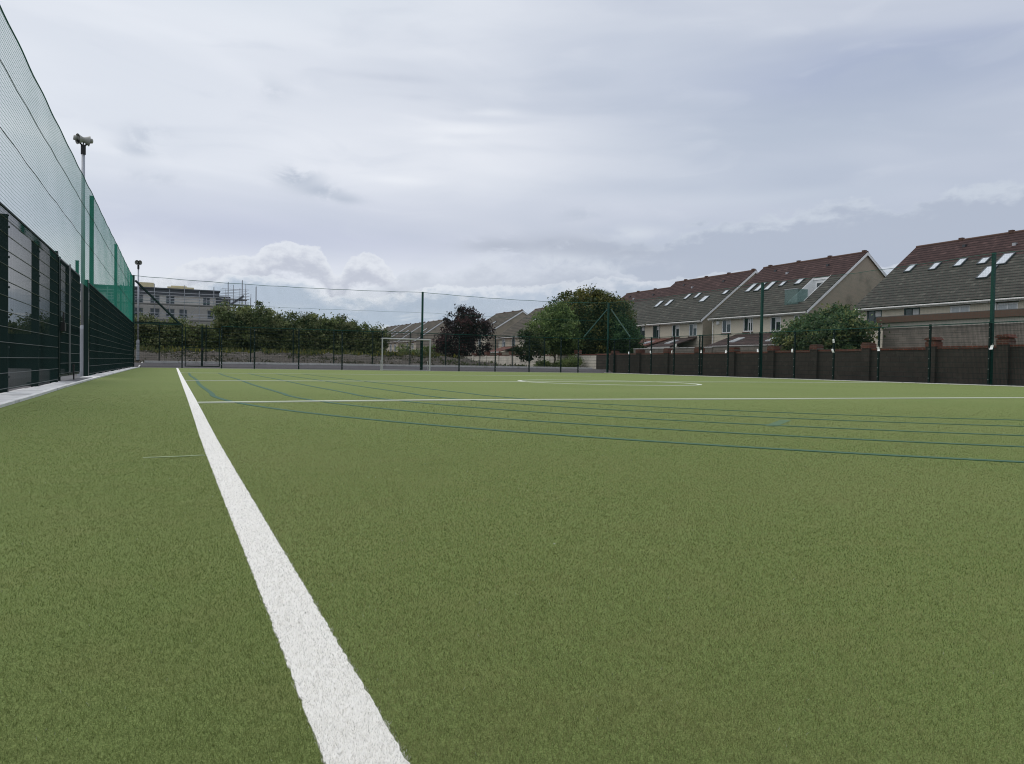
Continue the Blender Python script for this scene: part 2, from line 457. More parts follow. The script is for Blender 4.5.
# pile fibres near the camera
def fibres(name, mask_white, n, seed, dmax, cols, wk, hr):
    rg = np.random.default_rng(seed)
    d = np.exp(rg.uniform(math.log(.62), math.log(dmax), n))
    keep = rg.random(n) < np.clip((dmax - d) / (dmax * .75), 0, 1)
    a = YAW + rg.uniform(-.80, .80, n)
    x = d / np.cos(a - YAW) * np.sin(a); y = d / np.cos(a - YAW) * np.cos(a)
    lx = np.interp(y, [-8, .9, 1.6, 2.0, 2.7, 3.4, 4.2, 5.2, 7.2, 10, 20, 45], [.2215, .2215, .220, .218, .2145, .211, .208, .206, .210, .213, .209, .206])
    inside = np.abs(x - lx) < .0475 + rg.normal(0, .0022, n)
    keep &= inside if mask_white else ~inside
    keep &= x > -1.40
    x, y, d = x[keep], y[keep], d[keep]; n = len(x)
    w = wk * np.clip(d, .8, 9) * rg.uniform(.6, 1.4, n); h = rg.uniform(hr[0], hr[1], n)
    t = rg.uniform(0, 2 * math.pi, n); lean = rg.uniform(0, 1.3, n) * h; lt = rg.uniform(0, 2 * math.pi, n)
    V = np.zeros((n, 3, 3)); z0 = .002 if mask_white else -.001
    V[:, 0] = np.stack([x - w * np.cos(t), y - w * np.sin(t), np.full(n, z0)], 1)
    V[:, 1] = np.stack([x + w * np.cos(t), y + w * np.sin(t), np.full(n, z0)], 1)
    V[:, 2] = np.stack([x + lean * np.cos(lt), y + lean * np.sin(lt), z0 + h], 1)
    me = bpy.data.meshes.new(name)
    me.vertices.add(3 * n); me.vertices.foreach_set('co', V.ravel())
    me.loops.add(3 * n); me.loops.foreach_set('vertex_index', np.arange(3 * n))
    me.polygons.add(n); me.polygons.foreach_set('loop_start', np.arange(0, 3 * n, 3)); me.polygons.foreach_set('loop_total', np.full(n, 3))
    ca = np.array(cols)[rg.integers(0, len(cols), n)] * rg.uniform(.7, 1.3, n)[:, None]
    if not mask_white:
        # brushed patches of paler pile
        pt = (np.sin(x * 2.1 + 1.3 * np.sin(y * 1.7)) * np.sin(y * 1.9 + np.sin(x * 2.9)) + 1) / 2
        ca = ca * (1 - .5 * pt[:, None]) + np.array([.190, .186, .078]) * rg.uniform(.6, 1.4, n)[:, None] * (.5 * pt[:, None])
        ca = ca * np.where(x < .2, 1.0, 1.04)[:, None] * np.where(x[:, None] < .2, np.array([.78, .88, .70]), 1.0)
        dens = np.clip((d - 1.9) / .3, 0, 1)
        for pl in LANES:
            P = np.array([q for q in pl if q[0] < 12 and q[1] < 14])
            for a0 in range(0, n, 200000):
                sl_ = slice(a0, min(n, a0 + 200000))
                if not (d[sl_] > 2.2).any(): continue
                dd = np.full(sl_.stop - sl_.start, 9.)
                for q0, q1 in zip(P[:-1], P[1:]):
                    e_ = q1 - q0; L2 = (e_ ** 2).sum()
                    tt = np.clip(((x[sl_] - q0[0]) * e_[0] + (y[sl_] - q0[1]) * e_[1]) / L2, 0, 1)
                    dd = np.minimum(dd, np.hypot(x[sl_] - q0[0] - tt * e_[0], y[sl_] - q0[1] - tt * e_[1]))
                m_ = dd < .033
                ca[sl_][m_] = np.array([.042, .105, .062]) * rg.uniform(.8, 1.2, m_.sum())[:, None]
        m_ = np.abs(y - np.interp(x, [.262, 1.5, 3.14, 5.1, 8, 15], [9.16, 9.3, 9.44, 9.4, 9.3, 9.17])) < .055
        m_ &= x > .2
        ca[m_] = (.55, .56, .46)
        m_ = (np.abs(y - np.interp(x, [-.135, .148], [4.13, 4.15])) < .011) & (x > -.14) & (x < .16)
        ca[m_] = (.33, .37, .22)
        fleck = rg.random(n) < .0006
        ca[fleck] = (.5, .5, .45)
    C = np.ones((3 * n, 4)); C[:, :3] = np.repeat(ca, 3, 0)
    at_ = me.color_attributes.new('Col', 'FLOAT_COLOR', 'POINT'); at_.data.foreach_set('color', C.ravel())
    me.materials.append(BLADE); me.update(); me.validate()
    o = bpy.data.objects.new(name, me); COL.objects.link(o)
    return props(o, kind='stuff')


o = fibres('turf_fibres', False, 1650000, 5, 14.0, [(.110, .158, .034), (.154, .200, .050), (.192, .228, .064), (.232, .226, .086), (.062, .092, .020), (.285, .278, .118), (.135, .172, .044), (.044, .068, .015)], .00032, (.0032, .0074))
props(o, 'short green artificial pile of the pitch near the white line', 'turf')
o = fibres('white_fibres', True, 1450000, 6, 14.0, [(.80, .775, .71), (.74, .715, .655), (.83, .805, .74), (.46, .445, .41), (.68, .655, .60)], .00036, (.002, .0062))
props(o, 'white artificial pile of the painted sideline', 'turf')

# kerbs, strips, path
mb = MB()
strip = [(-8, -1.47)] + kerbL[1:]
for a in np.arange(-8, 45.3, .915):
    a = float(a); t1 = .02 + .006 * math.sin(a * 5.3); mb.box(-2.02, a, -.06, kx(a) - .075, a + .903, t1)
struct('concrete_strip', mb, CONC, org=Vector((0, 0, 0)))
mb = MB()
kp = [(x, y, .03) for y, x in kerbL] + [(-1.66, 46.4, .12), (-1.62, 47.4, .22), (-1.58, 48.3, .30)]
for (xa, ya, za), (xb, yb, zb) in zip(kp[:-1], kp[1:]):
    mb.add([(xa, ya, -.1), (xa - .07, ya, -.1), (xa - .07, ya, za), (xa, ya, za), (xb, yb, -.1), (xb - .07, yb, -.1), (xb - .07, yb, zb), (xb, yb, zb)],
           [(0, 1, 2, 3), (7, 6, 5, 4), (3, 2, 6, 7), (0, 3, 7, 4), (1, 5, 6, 2)])
struct('white_kerb', mb, KERBM, org=Vector((0, 0, 0)))
mb = MB()
mb.box(27.96, -8, -.1, 28.04, 45.3, .025)
struct('pitch_edge_kerb', mb, KERBM)
mb = MB()
for i in range(34):
    a = -1.5 + .9 * i
    if a > 27.9: break
    mb.box(a, 47.3, 0, a + .892, 48.35, .37)
struct('path_edge', mb, CONC)

# ------------------------------------------------------------------ fences
ZT = 2.4


def post_mb(h, sx=.06, sy=.06, bolts=None):
    q = MB(); q.box(-sx / 2, -sy / 2, 0, sx / 2, sy / 2, h)
    q.box(-sx / 2 - .004, -sy / 2 - .004, h, sx / 2 + .004, sy / 2 + .004, h + .012)
    if bolts:
        q.k = 1
        ax, sg = bolts
        for z in np.arange(.22, min(h, 2.4), .4):
            if ax == 0: q.box(sg * sx / 2, -.014, z - .014, sg * (sx / 2 + .02), .014, z + .014)
            else: q.box(-.014, sg * sy / 2, z - .014, .014, sg * (sy / 2 + .02), z + .014)
    return q


def panel_mb(ax, a0, a1, c, z0=.04, z1=2.38, step=.05, wr=.0025, hr=.004):
    q = MB()
    P = (lambda a, z, d=0: (a, c + d, z)) if ax == 0 else (lambda a, z, d=0: (c + d, a, z))
    for a in np.arange(a0 + step / 2, a1, step): q.tube(P(a, z0), P(a, z1), wr * 1.41, 4, cap=False)
    q.k = 1
    for z in np.arange(z0 + .02, z1 - .01, .2):
        for d in (-.0065, .0065): q.tube(P(a0, z, d), P(a1, z, d), hr * 1.2, 4, cap=False)
    return q


def net_mb(p0, p1, zb, zt, cell, t, sag=.06, bulge=.03, seed=0, spans=None, th=None):
    """square-meshed net hung between p0 and p1"""
    rg = random.Random(seed); q = MB()
    p0, p1 = Vector(p0), Vector(p1); L = (p1 - p0).length; d = (p1 - p0) / L; nn = Vector((-d.y, d.x, 0))
    sp = spans or [0, L]

    def top(s):
        for a, b_ in zip(sp[:-1], sp[1:]):
            if a <= s <= b_:
                u = (s - a) / (b_ - a); return zt - sag * 4 * u * (1 - u)
        return zt

    def P(s, u):
        z = zb + u * (top(s) - zb)
        o_ = bulge * math.sin(s * .9 + 2 * u) * math.sin(math.pi * u) + .4 * bulge * math.sin(s * 2.3 + u * 5)
        v = p0 + d * s + nn * o_; return (v.x, v.y, z + .012 * math.sin(s * 3.1 + u * 9))
    n = int(L / cell)
    for i in range(n + 1):
        s = min(L, i * cell)
        pp = [P(s, u) for u in (0, .33, .67, 1)]
        for a, b_ in zip(pp[:-1], pp[1:]): q.tube(a, b_, t * .7, 4, cap=False)
    k = int((zt - zb) / cell)
    ss = np.linspace(0, L, max(3, int(L / 1.0)))
    for j in range(k + 1):
        u = j / k
        pp = [P(s, u) for s in ss]
        for a, b_ in zip(pp[:-1], pp[1:]): q.tube(a, b_, (th or t) * .7, 4, cap=False)
    return q, P, top


# --- far fence (behind the goal)
ff = thing('mesh_fence', 'dark green welded mesh fence behind the white goal along the far end', 'fence', (13, YF, 0))
fx = [2.52, 4.3, 6.8, 9.37, 11.86, 14.36, 16.97, 19.53, 22.05, 24.5, 25.87, 28.34]
base = build('post', post_mb(ZT + .02, .07, .07, (1, -1)), [GREEN, BOLT], None, org=Vector((0, 0, 0)))
first = True
for x in fx + [.46, -1.98]:
    loc = Vector((x, YF, 0)) - wl(ff)
    if first: base.parent = ff; base.location = loc; first = False
    else:
        c_ = dup(base, loc, ff)
segs = [(-1.95, .43)] + [(a + .03, b_ - .03) for a, b_ in zip(fx[:-1], fx[1:])]
for a, b_ in segs:
    build('mesh_panel', panel_mb(0, a, b_, YF - .05), [WIRE, WIRE], ff)
q = MB(); q.box(-1.95, YF - .06, ZT - .02, .43, YF - .03, ZT + .02); q.box(2.55, YF - .06, ZT - .025, 28.3, YF - .03, ZT + .015)
build('top_rail', q, POSTG, ff)

# gate in the far fence
gt = thing('mesh_gate', 'dark green mesh gate in the far fence near the end of the sideline', 'gate', (1.49, YF - .02, 0))
q = MB()
for x in (.62, 2.40): q.box(x - .025, YF - .05, .08, x + .025, YF, 2.28)
for z in (.08, 1.12, 2.23): q.box(.645, YF - .05, z, 2.375, YF, z + .05)
q.box(1.44, YF - .055, .08, 1.54, YF + .005, 2.36)
build('gate_frame', q, GREEN, gt)
build('mesh_panel', panel_mb(0, .645, 2.375, YF - .06, .1, 2.25), [WIRE, WIRE], gt)
q = MB(); q.box(1.40, YF - .12, 1.0, 1.58, YF - .07, 1.16); build('lock', q, BLACK, gt)

# --- second fence beyond the gravel strip
sf = thing('mesh_fence', 'second dark green mesh fence standing beyond the gravel strip before the weedy bank', 'fence', (12, 47.45, .28))
xs2 = [-3.3 + .0 + 2.5 * k + .07 for k in range(12)]
base = None
for x in xs2:
    loc = Vector((x, 47.45, .27)) - wl(sf)
    if base is None:
        base = build('post', post_mb(2.25, .06, .06), [GREEN], sf, org=Vector((0, 0, 0))); base.location = loc
    else: dup(base, loc, sf)
pan = None
for a, b_ in zip(xs2[:-1], xs2[1:]):
    if pan is None:
        pan = build('mesh_panel', panel_mb(0, a + .03, b_ - .03, 47.40, .33, 2.48, .1, .0025), [WIRE, WIRE], sf); l0 = pan.location.copy(); a0 = a
    else: dup(pan, l0 + Vector((a - a0, 0, 0)), sf)

# --- right fence
rf = thing('mesh_fence', 'dark green welded mesh fence along the right side in front of the brown wall', 'fence', (XR, 29, 0))
ry = [45.12, 42.67, 40.15, 37.72, 35.27, 32.8, 30.33, 27.9, 25.47, 23.03, 20.6, 18.14, 15.7, 13.25]
base = None
for y in ry[1:]:
    loc = Vector((XR, y, 0)) - wl(rf)
    if base is None:
        base = build('post', post_mb(ZT + .02, .07, .07, (0, -1)), [GREEN, BOLT], rf, org=Vector((0, 0, 0))); base.location = loc
    else: dup(base, loc, rf)
loc = Vector((XR, 35.05, 0)) - wl(rf); dup(base, loc, rf)
loc = Vector((XR, 44.6, 0)) - wl(rf); dup(base, loc, rf)
for a, b_ in zip(ry[1:], ry[:-1]):
    build('mesh_panel', panel_mb(1, a + .03, b_ - .03, XR - .05), [WIRE, WIRE], rf)
q = MB(); q.box(XR - .06, 13.2, ZT - .022, XR - .035, 45.1, ZT + .012); build('top_rail', q, POSTG, rf)

# --- left fence
lf = thing('mesh_fence', 'tall dark green double wire fence close by on the left edge of the pitch', 'fence', (XL, 25, 0))
ly = [6.6, 9.2, 11.8, 14.3, 16.3]
ly2 = [22.05, 24.2, 26.35, 28.8, 31.25, 33.7, 36.15, 38.6, 41.05, 43.5, 45.2]
base = None
for y in ly + ly2:
    loc = Vector((XL - .075, y, 0)) - wl(lf)
    if base is None:
        base = build('post', post_mb(ZT - .03, .10, .08, (0, 1)), [GREEN, BOLT], lf, org=Vector((0, 0, 0))); base.location = loc
    else: dup(base, loc, lf)
for a, b_ in list(zip(ly[:-1], ly[1:])) + list(zip(ly2[:-1], ly2[1:])):
    build('mesh_panel', panel_mb(1, a, b_ - .004, XL, .06, 2.40, .05, .0026, .0032), [WIRE, HWIRE], lf)
q = MB()
for a, b_ in ((6.6, 16.3), (22.05, 45.2)): q.box(XL - .012, a, 2.40, XL + .012, b_, 2.425)
build('top_rail', q, WIRE, lf)
# gate
lg = thing('double_gate', 'dark green mesh gate with black lock in the left fence before the near loudspeaker pole', 'gate', (XL, 18.5, 0))
q = MB()
for y in (16.42, 17.72, 17.86, 19.75): q.box(XL - .04, y - .03, .12, XL + .01, y + .03, 2.40)
for a, b_ in ((16.45, 17.69), (17.89, 19.72)):
    for z in (.12, 1.08, 2.34): q.box(XL - .038, a, z, XL + .008, b_, z + .06)
build('gate_frame', q, GREEN, lg)
build('mesh_panel', panel_mb(1, 16.45, 17.69, XL + .02, .16, 2.36, .05, .0024, .0032), [WIRE, HWIRE], lg)
build('mesh_panel', panel_mb(1, 17.89, 19.72, XL + .02, .16, 2.36, .05, .0024, .0032), [WIRE, HWIRE], lg)
q = MB(); q.tube((XL + .035, 17.79, .2), (XL + .035, 17.79, 2.42), .014, 8); build('slide_pole', q, mat('dull_steel', (.16, .17, .17), .5, .2, 6), lg)
q = MB(); q.box(XL - .02, 16.5, 1.0, XL + .09, 16.7, 1.16); q.tube((XL + .06, 16.6, 1.16), (XL + .06, 16.6, 1.36), .018, 6); build('lock', q, BLACK, lg)
q = MB(); q.tube((XL + .05, 18.3, .0), (XL + .05, 18.3, .35), .016, 6); q.box(XL, 18.27, .3, XL + .07, 18.33, .34); build('drop_bolt', q, BLACK, lg)
for xa, ya in ((XL - .10, 16.34), (XL - .10, 21.93), (XL - .16, 17.2)):
    q = MB(); q.box(xa, ya, 0, xa + .09, ya + .09, 2.50); build('gate_post', q, GREEN, lg)
q = MB(); q.box(XL - .5, 16.3, -.04, XL + .3, 21.3, .024); struct('gate_threshold', q, ASPH)

# ------------------------------------------------------------------ ball stop nets with their tall posts
ln = thing('ball_stop_net', 'bright green ball stop net on tall posts above the left fence', 'net', (XL, 25, 0))
lyp = [10.4, 23.75, 33.3, 44.9]
base = None
for y in lyp:
    loc = Vector((XL - .10, y, 0)) - wl(ln)
    if base is None:
        base = build('tall_post', post_mb(4.98, .10, .12), [POSTG], ln, org=Vector((0, 0, 0))); base.location = loc
    else: dup(base, loc, ln)
q, P, top = net_mb((XL - .03, 7.0, 0), (XL - .03, 45.3, 0), 2.30, 4.93, .05, .0021, .03, .004, 1, [0, 3.4, 16.75, 26.3, 38.3], .0030)
build('net', q, NETG, ln)
q = MB()
for u in (1.0,):
    pp = [P(s, u) for s in np.linspace(0, 38.3, 120)]; q.path(pp, .011, 5)
build('top_rope', q, NETD, ln)
for u in (.42, .74):
    q = MB(); q.path([P(s, u) for s in np.linspace(0, 38.3, 50)], .006, 4); build('support_wire', q, GREEN, ln)

fn = thing('ball_stop_net', 'green ball stop net on tall posts behind the white goal at the far end', 'net', (13, YF + .1, 0))
base = None
for x in (14.46, -1.98, 28.34):
    loc = Vector((x, YF + .09, 0)) - wl(fn)
    if base is None:
        base = build('tall_post', post_mb(5.02, .11, .11), [POSTG], fn, org=Vector((0, 0, 0))); base.location = loc
    else: dup(base, loc, fn)
q, P, top = net_mb((-1.95, YF + .02, 0), (28.3, YF + .02, 0), 2.42, 5.0, .06, .0016, .14, .05, 2, [0, 16.41, 30.25])
build('net', q, NETD, fn)
q = MB(); q.path([P(s, 1) for s in np.linspace(0, 30.25, 40)], .014, 5); build('top_rope', q, NETD, fn)
q = MB(); q.path([P(s, .5) for s in np.linspace(0, 30.25, 40)], .006, 4); build('support_wire', q, NETD, fn)
q = MB(); q.beam((-1.9, YF + .1, 4.75), (.30, YF + .1, 2.5), .08); q.box(-1.9, YF + .06, 2.44, .43, YF + .13, 2.52)
build('brace', q, GREEN, fn)
q = MB(); q.beam((28.25, YF + .1, 4.55), (26.35, YF + .1, 2.5), .07); build('brace', q, POSTG, fn)
for z in (3.2, 4.0):
    q = MB(); q.box(28.0, YF + .05, z, 28.7, YF + .08, z + .03); build('bracket', q, POSTG, fn)

rn = thing('ball_stop_net', 'thin green ball stop net on tall posts along the right fence before the houses', 'net', (XR, 28, 0))
base = None
for y in (30.33, 18.14):
    loc = Vector((XR + .09, y, 0)) - wl(rn)
    if base is None:
        base = build('tall_post', post_mb(5.05, .11, .11), [POSTG], rn, org=Vector((0, 0, 0))); base.location = loc
    else: dup(base, loc, rn)
q, P, top = net_mb((XR + .02, 45.3, 0), (XR + .02, 12.5, 0), 2.42, 5.04, .06, .0018, .10, .05, 3, [0, 14.97, 27.16, 32.8])
build('net', q, NETD, rn)
q = MB(); q.path([P(s, 1) for s in np.linspace(0, 32.8, 40)], .010, 5); build('top_rope', q, NETD, rn)
q = MB(); q.beam((XR + .1, YF - .1, 4.55), (XR + .1, 42.75, 2.5), .07); build('brace', q, POSTG, rn)

# short return net behind the left corner
tn = thing('ball_stop_net', 'small green return net on two posts just outside the far left corner', 'net', (-3.2, 45.7, 0))
q, P, top = net_mb((-4.4, 45.75, 0), (-2.2, 45.75, 0), .1, 4.45, .05, .0034, .03, .03, 4)
build('net', q, NETG, tn)
base = build('tall_post', post_mb(4.5, .09, .09), [POSTG], tn, org=Vector((0, 0, 0))); base.location = Vector((-2.62, 45.85, 0)) - wl(tn)
dup(base, Vector((-4.4, 45.85, 0)) - wl(tn), tn)
q = MB(); q.path([P(s, 1) for s in np.linspace(0, 2.2, 6)], .012, 5); build('top_rope', q, NETD, tn)
sp = thing('fence_post', 'lone green steel post outside the left fence beside the near loudspeaker pole', 'post', (-3.2, 31.3, 0))
q = MB(); q.box(-3.25, 31.25, 0, -3.15, 31.35, 4.0); build('shaft', q, POSTG, sp)
q = MB(); q.box(-3.26, 31.24, 4.0, -3.14, 31.36, 4.03); build('cap', q, POSTG, sp)

nw = thing('rebound_wall', 'low dark green boarded wall of the next pitch seen through the left fence', 'wall', (-9, 36, 0))
q = MB(); q.box(-16, 35.9, 0, -3.9, 36.0, 1.35); build('board', q, GREEN, nw)
for x in np.arange(-15.5, -3.8, 2.3):
    q = MB(); q.box(x - .05, 36.003, 0, x + .05, 36.1, 2.4); build('post', q, GREEN, nw)
q = MB(); q.box(-16, 35.88, 1.353, -3.9, 36.02, 1.41); build('rail', q, GREEN, nw)

# paper tags on the right fence posts
tags = [(42.67, 1.42), (40.15, 1.45), (37.85, 1.45), (37.45, 1.86), (35.05, 1.45), (32.9, 1.43), (30.42, 1.46), (27.98, 1.43), (25.5, 1.40), (25.45, 1.86), (23.0, 1.45), (18.0, 1.46)]
names = ['white paper tag on the first fence post right of the far corner', 'white paper tag on the second fence post right of the far corner',
         'white paper tag on the third post from the far corner, lower of its pair', 'white paper tag on the third post from the far corner, upper of its pair',
         'white paper tag on the thick double fence post', 'white paper tag on the post between the double post and the tall post',
         'white paper tag on the tall net post standing before the middle house', 'white paper tag on the fence post before the overhanging garden bush',
         'lower of two white paper tags on the fence post under the garden bush', 'upper of two white paper tags on the fence post under the garden bush',
         'white paper tag on the fence post left of the flat roofed outbuilding', 'white paper tag on the rightmost tall net post']
for i, ((y, z), nm) in enumerate(zip(tags, names)):
    rr = random.Random(i * 7 + 1); q = MB()
    x = XR - .065; w = .10; h = .17; sk = rr.uniform(-.06, .06)
    rows = []
    for j in range(5):
        u = j / 4
        rows.append([(x - .03 * math.sin(u * 2.5 + i) * u - .004 * k, y + (k - .5) * w * (1 + .25 * u) + sk * u, z + h * (1 - u) - .09) for k in (0, 1)])
    vs = [p for r_ in rows for p in r_]
    vs2 = [(a - .004, b_, c_) for a, b_, c_ in vs]
    fs = [(2 * j, 2 * j + 1, 2 * j + 3, 2 * j + 2) for j in range(4)]
    q.add(vs, fs); q.add(vs2, [f[::-1] for f in fs])
    q.tube((x + .02, y, z + .085), (x + .02, y + .001, z + .14), .004, 4)
    props(build('paper_tag', q, PAPER), nm, 'tag', 'white paper tags on the right fence posts')

# ------------------------------------------------------------------ goal
g = thing('goal', 'white steel goal frame standing before the far fence', 'goal', (13.2, 44.9, 0))
q = MB(); q.tube((11.72, 44.85, 0), (11.72, 44.85, 2.0), .04, 10); build('goalpost', q, WHITEP, g)
q = MB(); q.tube((14.80, 44.85, 0), (14.80, 44.85, 2.0), .04, 10); build('goalpost', q, WHITEP, g)
q = MB(); q.tube((11.68, 44.85, 1.97), (14.84, 44.85, 1.97), .042, 10); build('crossbar', q, WHITEP, g)
q = MB()
q.tube((11.72, 45.22, .03), (14.8, 45.22, .03), .025, 6)
for x in (11.72, 14.8):
    q.tube((x, 44.85, .03), (x, 45.22, .03), .025, 6); q.tube((x, 45.22, .03), (x - .03, 45.22, .62), .02, 6)
    q.tube((x, 44.85, 1.97), (x, 45.2, 1.95), .022, 6)
q.tube((14.2, 45.2, 1.95), (14.8, 45.2, 1.95), .018, 6)
build('rear_frame', q, WHITEP, g)

# ------------------------------------------------------------------ loudspeaker poles
def horn(q, c, ang, k=.76, tilt=-.08):
    d = Vector((math.sin(ang), math.cos(ang), tilt)).normalized(); c = Vector(c) - d * .27 * k
    prof = [(0, .07), (.10, .075), (.18, .085), (.26, .11), (.33, .145), (.38, .175), (.40, .19)]
    for (a, ra), (b_, rb) in zip(prof[:-1], prof[1:]): q.tube(c + d * a * k, c + d * b_ * k, ra * k, 16, rb * k, cap=False)
    q.tube(c - d * .10 * k, c, .085 * k, 14, .09 * k); q.tube(c + d * .22 * k, c + d * .32 * k, .03 * k, 10, .05 * k)
    return q


def lampole(x, y, z0, h, label, angs):
    t = thing('loudspeaker_pole', label, 'loudspeaker pole', (x, y, z0), 'galvanised poles with horn loudspeakers')
    q = MB(); q.tube((x, y, z0 + 1.35), (x, y, z0 + h), .055, 12, .042); build('pole', q, GALV, t, True)
    q = MB(); q.tube((x, y, z0), (x, y, z0 + 1.28), .085, 12); q.tube((x, y, z0 + 1.28), (x, y, z0 + 1.38), .085, 12, .055); build('base_column', q, GALV, t)
    q = MB(); q.tube((x, y, z0 - .05), (x, y, z0 + .14), .13, 12); build('base_collar', q, BLACK if z0 > .1 else GALV, t)
    q = MB(); q.tube((x, y, z0 + h - .22), (x, y, z0 + h + .02), .062, 10)
    for a in angs: q.beam((x, y, z0 + h), (x + .16 * math.sin(a), y + .16 * math.cos(a), z0 + h + .12), .03)
    q.beam((x, y, z0 + h - .02), (x, y, z0 + h + .2), .03)
    build('bracket', q, BLACK, t)
    for a in angs:
        build('horn_speaker', horn(MB(), (x + .05 * math.sin(a), y + .05 * math.cos(a), z0 + h + .17), a), HORN, t, True)


lampole(-2.24, 23.25, 0, 6.22, 'nearer tall galvanised pole with two grey horn loudspeakers behind the left net', (R(75), R(-120)))
lampole(-1.93, 50.2, .25, 5.85, 'farther galvanised pole with two horn loudspeakers at the far left corner', (R(140), R(-150)))

# ------------------------------------------------------------------ boundary walls on the right
XB = 29.3
bw = thing('boundary_wall', 'dark brown painted block wall with red brick coping behind the right fence', 'wall', (XB, 30, 0))
pil = [46.14, 42.94, 39.75, 36.61, 33.48, 30.43, 27.5, 24.43, 21.19, 18.19, 15.1, 12.0]
q = MB()
zs = lambda y: 1.40 + max(0, (34 - y)) * .010
steps = [48.6] + pil
for a, b_ in zip(steps[:-1], steps[1:]): q.box(XB, b_, -.1, XB + .2, a - .003, round(zs((a + b_) / 2), 2) - .09)
build('wall', q, DBLOCK, bw)
q = MB()
for a, b_ in zip(steps[:-1], steps[1:]): q.box(XB - .02, b_, round(zs((a + b_) / 2), 2) - .087, XB + .22, a - .003, round(zs((a + b_) / 2), 2) + .02)
build('coping', q, BRICK, bw)
for i, y in enumerate(pil):
    z = zs(y)
    tall = {0: 0, 2: .1, 3: .12}.get(i, .06)
    q = MB(); q.box(XB - .11, y - .22, -.1, XB + .3, y + .22, z + .02); p_ = build('pillar', q, DBLOCK, bw)
    q = MB(); q.box(XB - .13, y - .24, z + .023, XB + .32, y + .24, z + .17 + tall)
    q.box(XB - .10, y - .21, z + .173 + tall, XB + .29, y + .21, z + .23 + tall)
    if i in (9, 8):
        q.prism([(XB - .16, y - .29, z + .235 + tall), (XB - .16, y + .29, z + .235 + tall), (XB - .16, y + .2, z + .34 + tall), (XB - .16, y - .2, z + .36 + tall)], (.5, 0, 0))
    build('pillar_cap', q, BRICK, p_)

cw = thing('boundary_wall', 'cream concrete panel wall with brick pillars beyond the far right corner', 'wall', (XB, 64, .2))
cpil = [51.6, 54.9, 58.2, 61.3, 64.3, 67.3, 70.4, 74, 77.8, 82]
q = MB(); q.box(XB, 48.65, .0, XB + .16, 58.2, 1.30); q.box(XB, 58.2, .0, XB + .16, 70.4, 1.34); q.box(XB, 70.4, .0, XB + .16, 83, 1.30)
build('wall', q, CBLOCK, cw)
q = MB(); q.box(XB - .02, 48.65, 1.303, XB + .18, 58.15, 1.40); q.box(XB - .02, 58.2, 1.343, XB + .18, 70.4, 1.42); q.box(XB - .02, 70.45, 1.303, XB + .18, 83, 1.36)
build('coping', q, BRICK, cw)
for i, y in enumerate(cpil):
    q = MB(); q.box(XB - .06, y - .14, 0, XB + .22, y + .14, 1.41); p_ = build('pillar', q, CBLOCK, cw)
    q = MB(); q.box(XB - .1, y - .3, 1.43, XB + .26, y + .3, 1.74 if i % 2 == 0 else 1.62); build('pillar_cap', q, BRICK, p_)
rw = thing('boundary_wall', 'low red brick garden wall far off behind the goal', 'wall', (XB, 110, 0))
q = MB(); q.box(XB, 83.3, -.1, XB + .2, 150, 1.35); build('wall', q, BRICK, rw)
q = MB(); q.box(XB - .03, 83.3, 1.353, XB + .23, 150, 1.43); build('coping', q, CONC, rw)
q = MB(); q.box(XB - .04, 92, .4, XB - .005, 104, 1.2); q.box(XB - .04, 112, .4, XB - .005, 121, 1.25); build('rendered_panel', q, RENDER, rw)

gw = thing('garden_wall', 'grey concrete block garden wall showing just above the brown wall', 'wall', (31.2, 40, 0))
q = MB(); q.box(31.1, 37.5, 0, 31.25, 46.3, 1.78); q.box(31.1, 31.5, 0, 31.25, 37.45, 1.84); build('wall', q, GBLOCK, gw)
q = MB(); q.box(31.07, 37.5, 1.783, 31.28, 46.3, 1.83); q.box(31.07, 31.5, 1.843, 31.28, 37.45, 1.89); build('coping', q, CONC, gw)

# flat roofed outbuilding at the right
ob = thing('outbuilding', 'flat roofed grey block outbuilding with brown fascia behind the brown wall on the right', 'outbuilding', (36, 22, 0))
q = MB(); q.box(34.1, 12, 0, 38.5, 27.5, 2.70); build('wall', q, GBLOCK, ob)
q = MB(); q.box(34.07, 11.97, 2.703, 38.53, 27.53, 3.0); build('render_band', q, RENDER, ob)
q = MB(); q.box(33.9, 11.8, 3.003, 38.7, 27.75, 3.31); build('fascia', q, BROWNW, ob)
q = MB(); q.box(33.95, 11.85, 3.312, 38.65, 27.7, 3.34); build('roof', q, ASPH, ob)

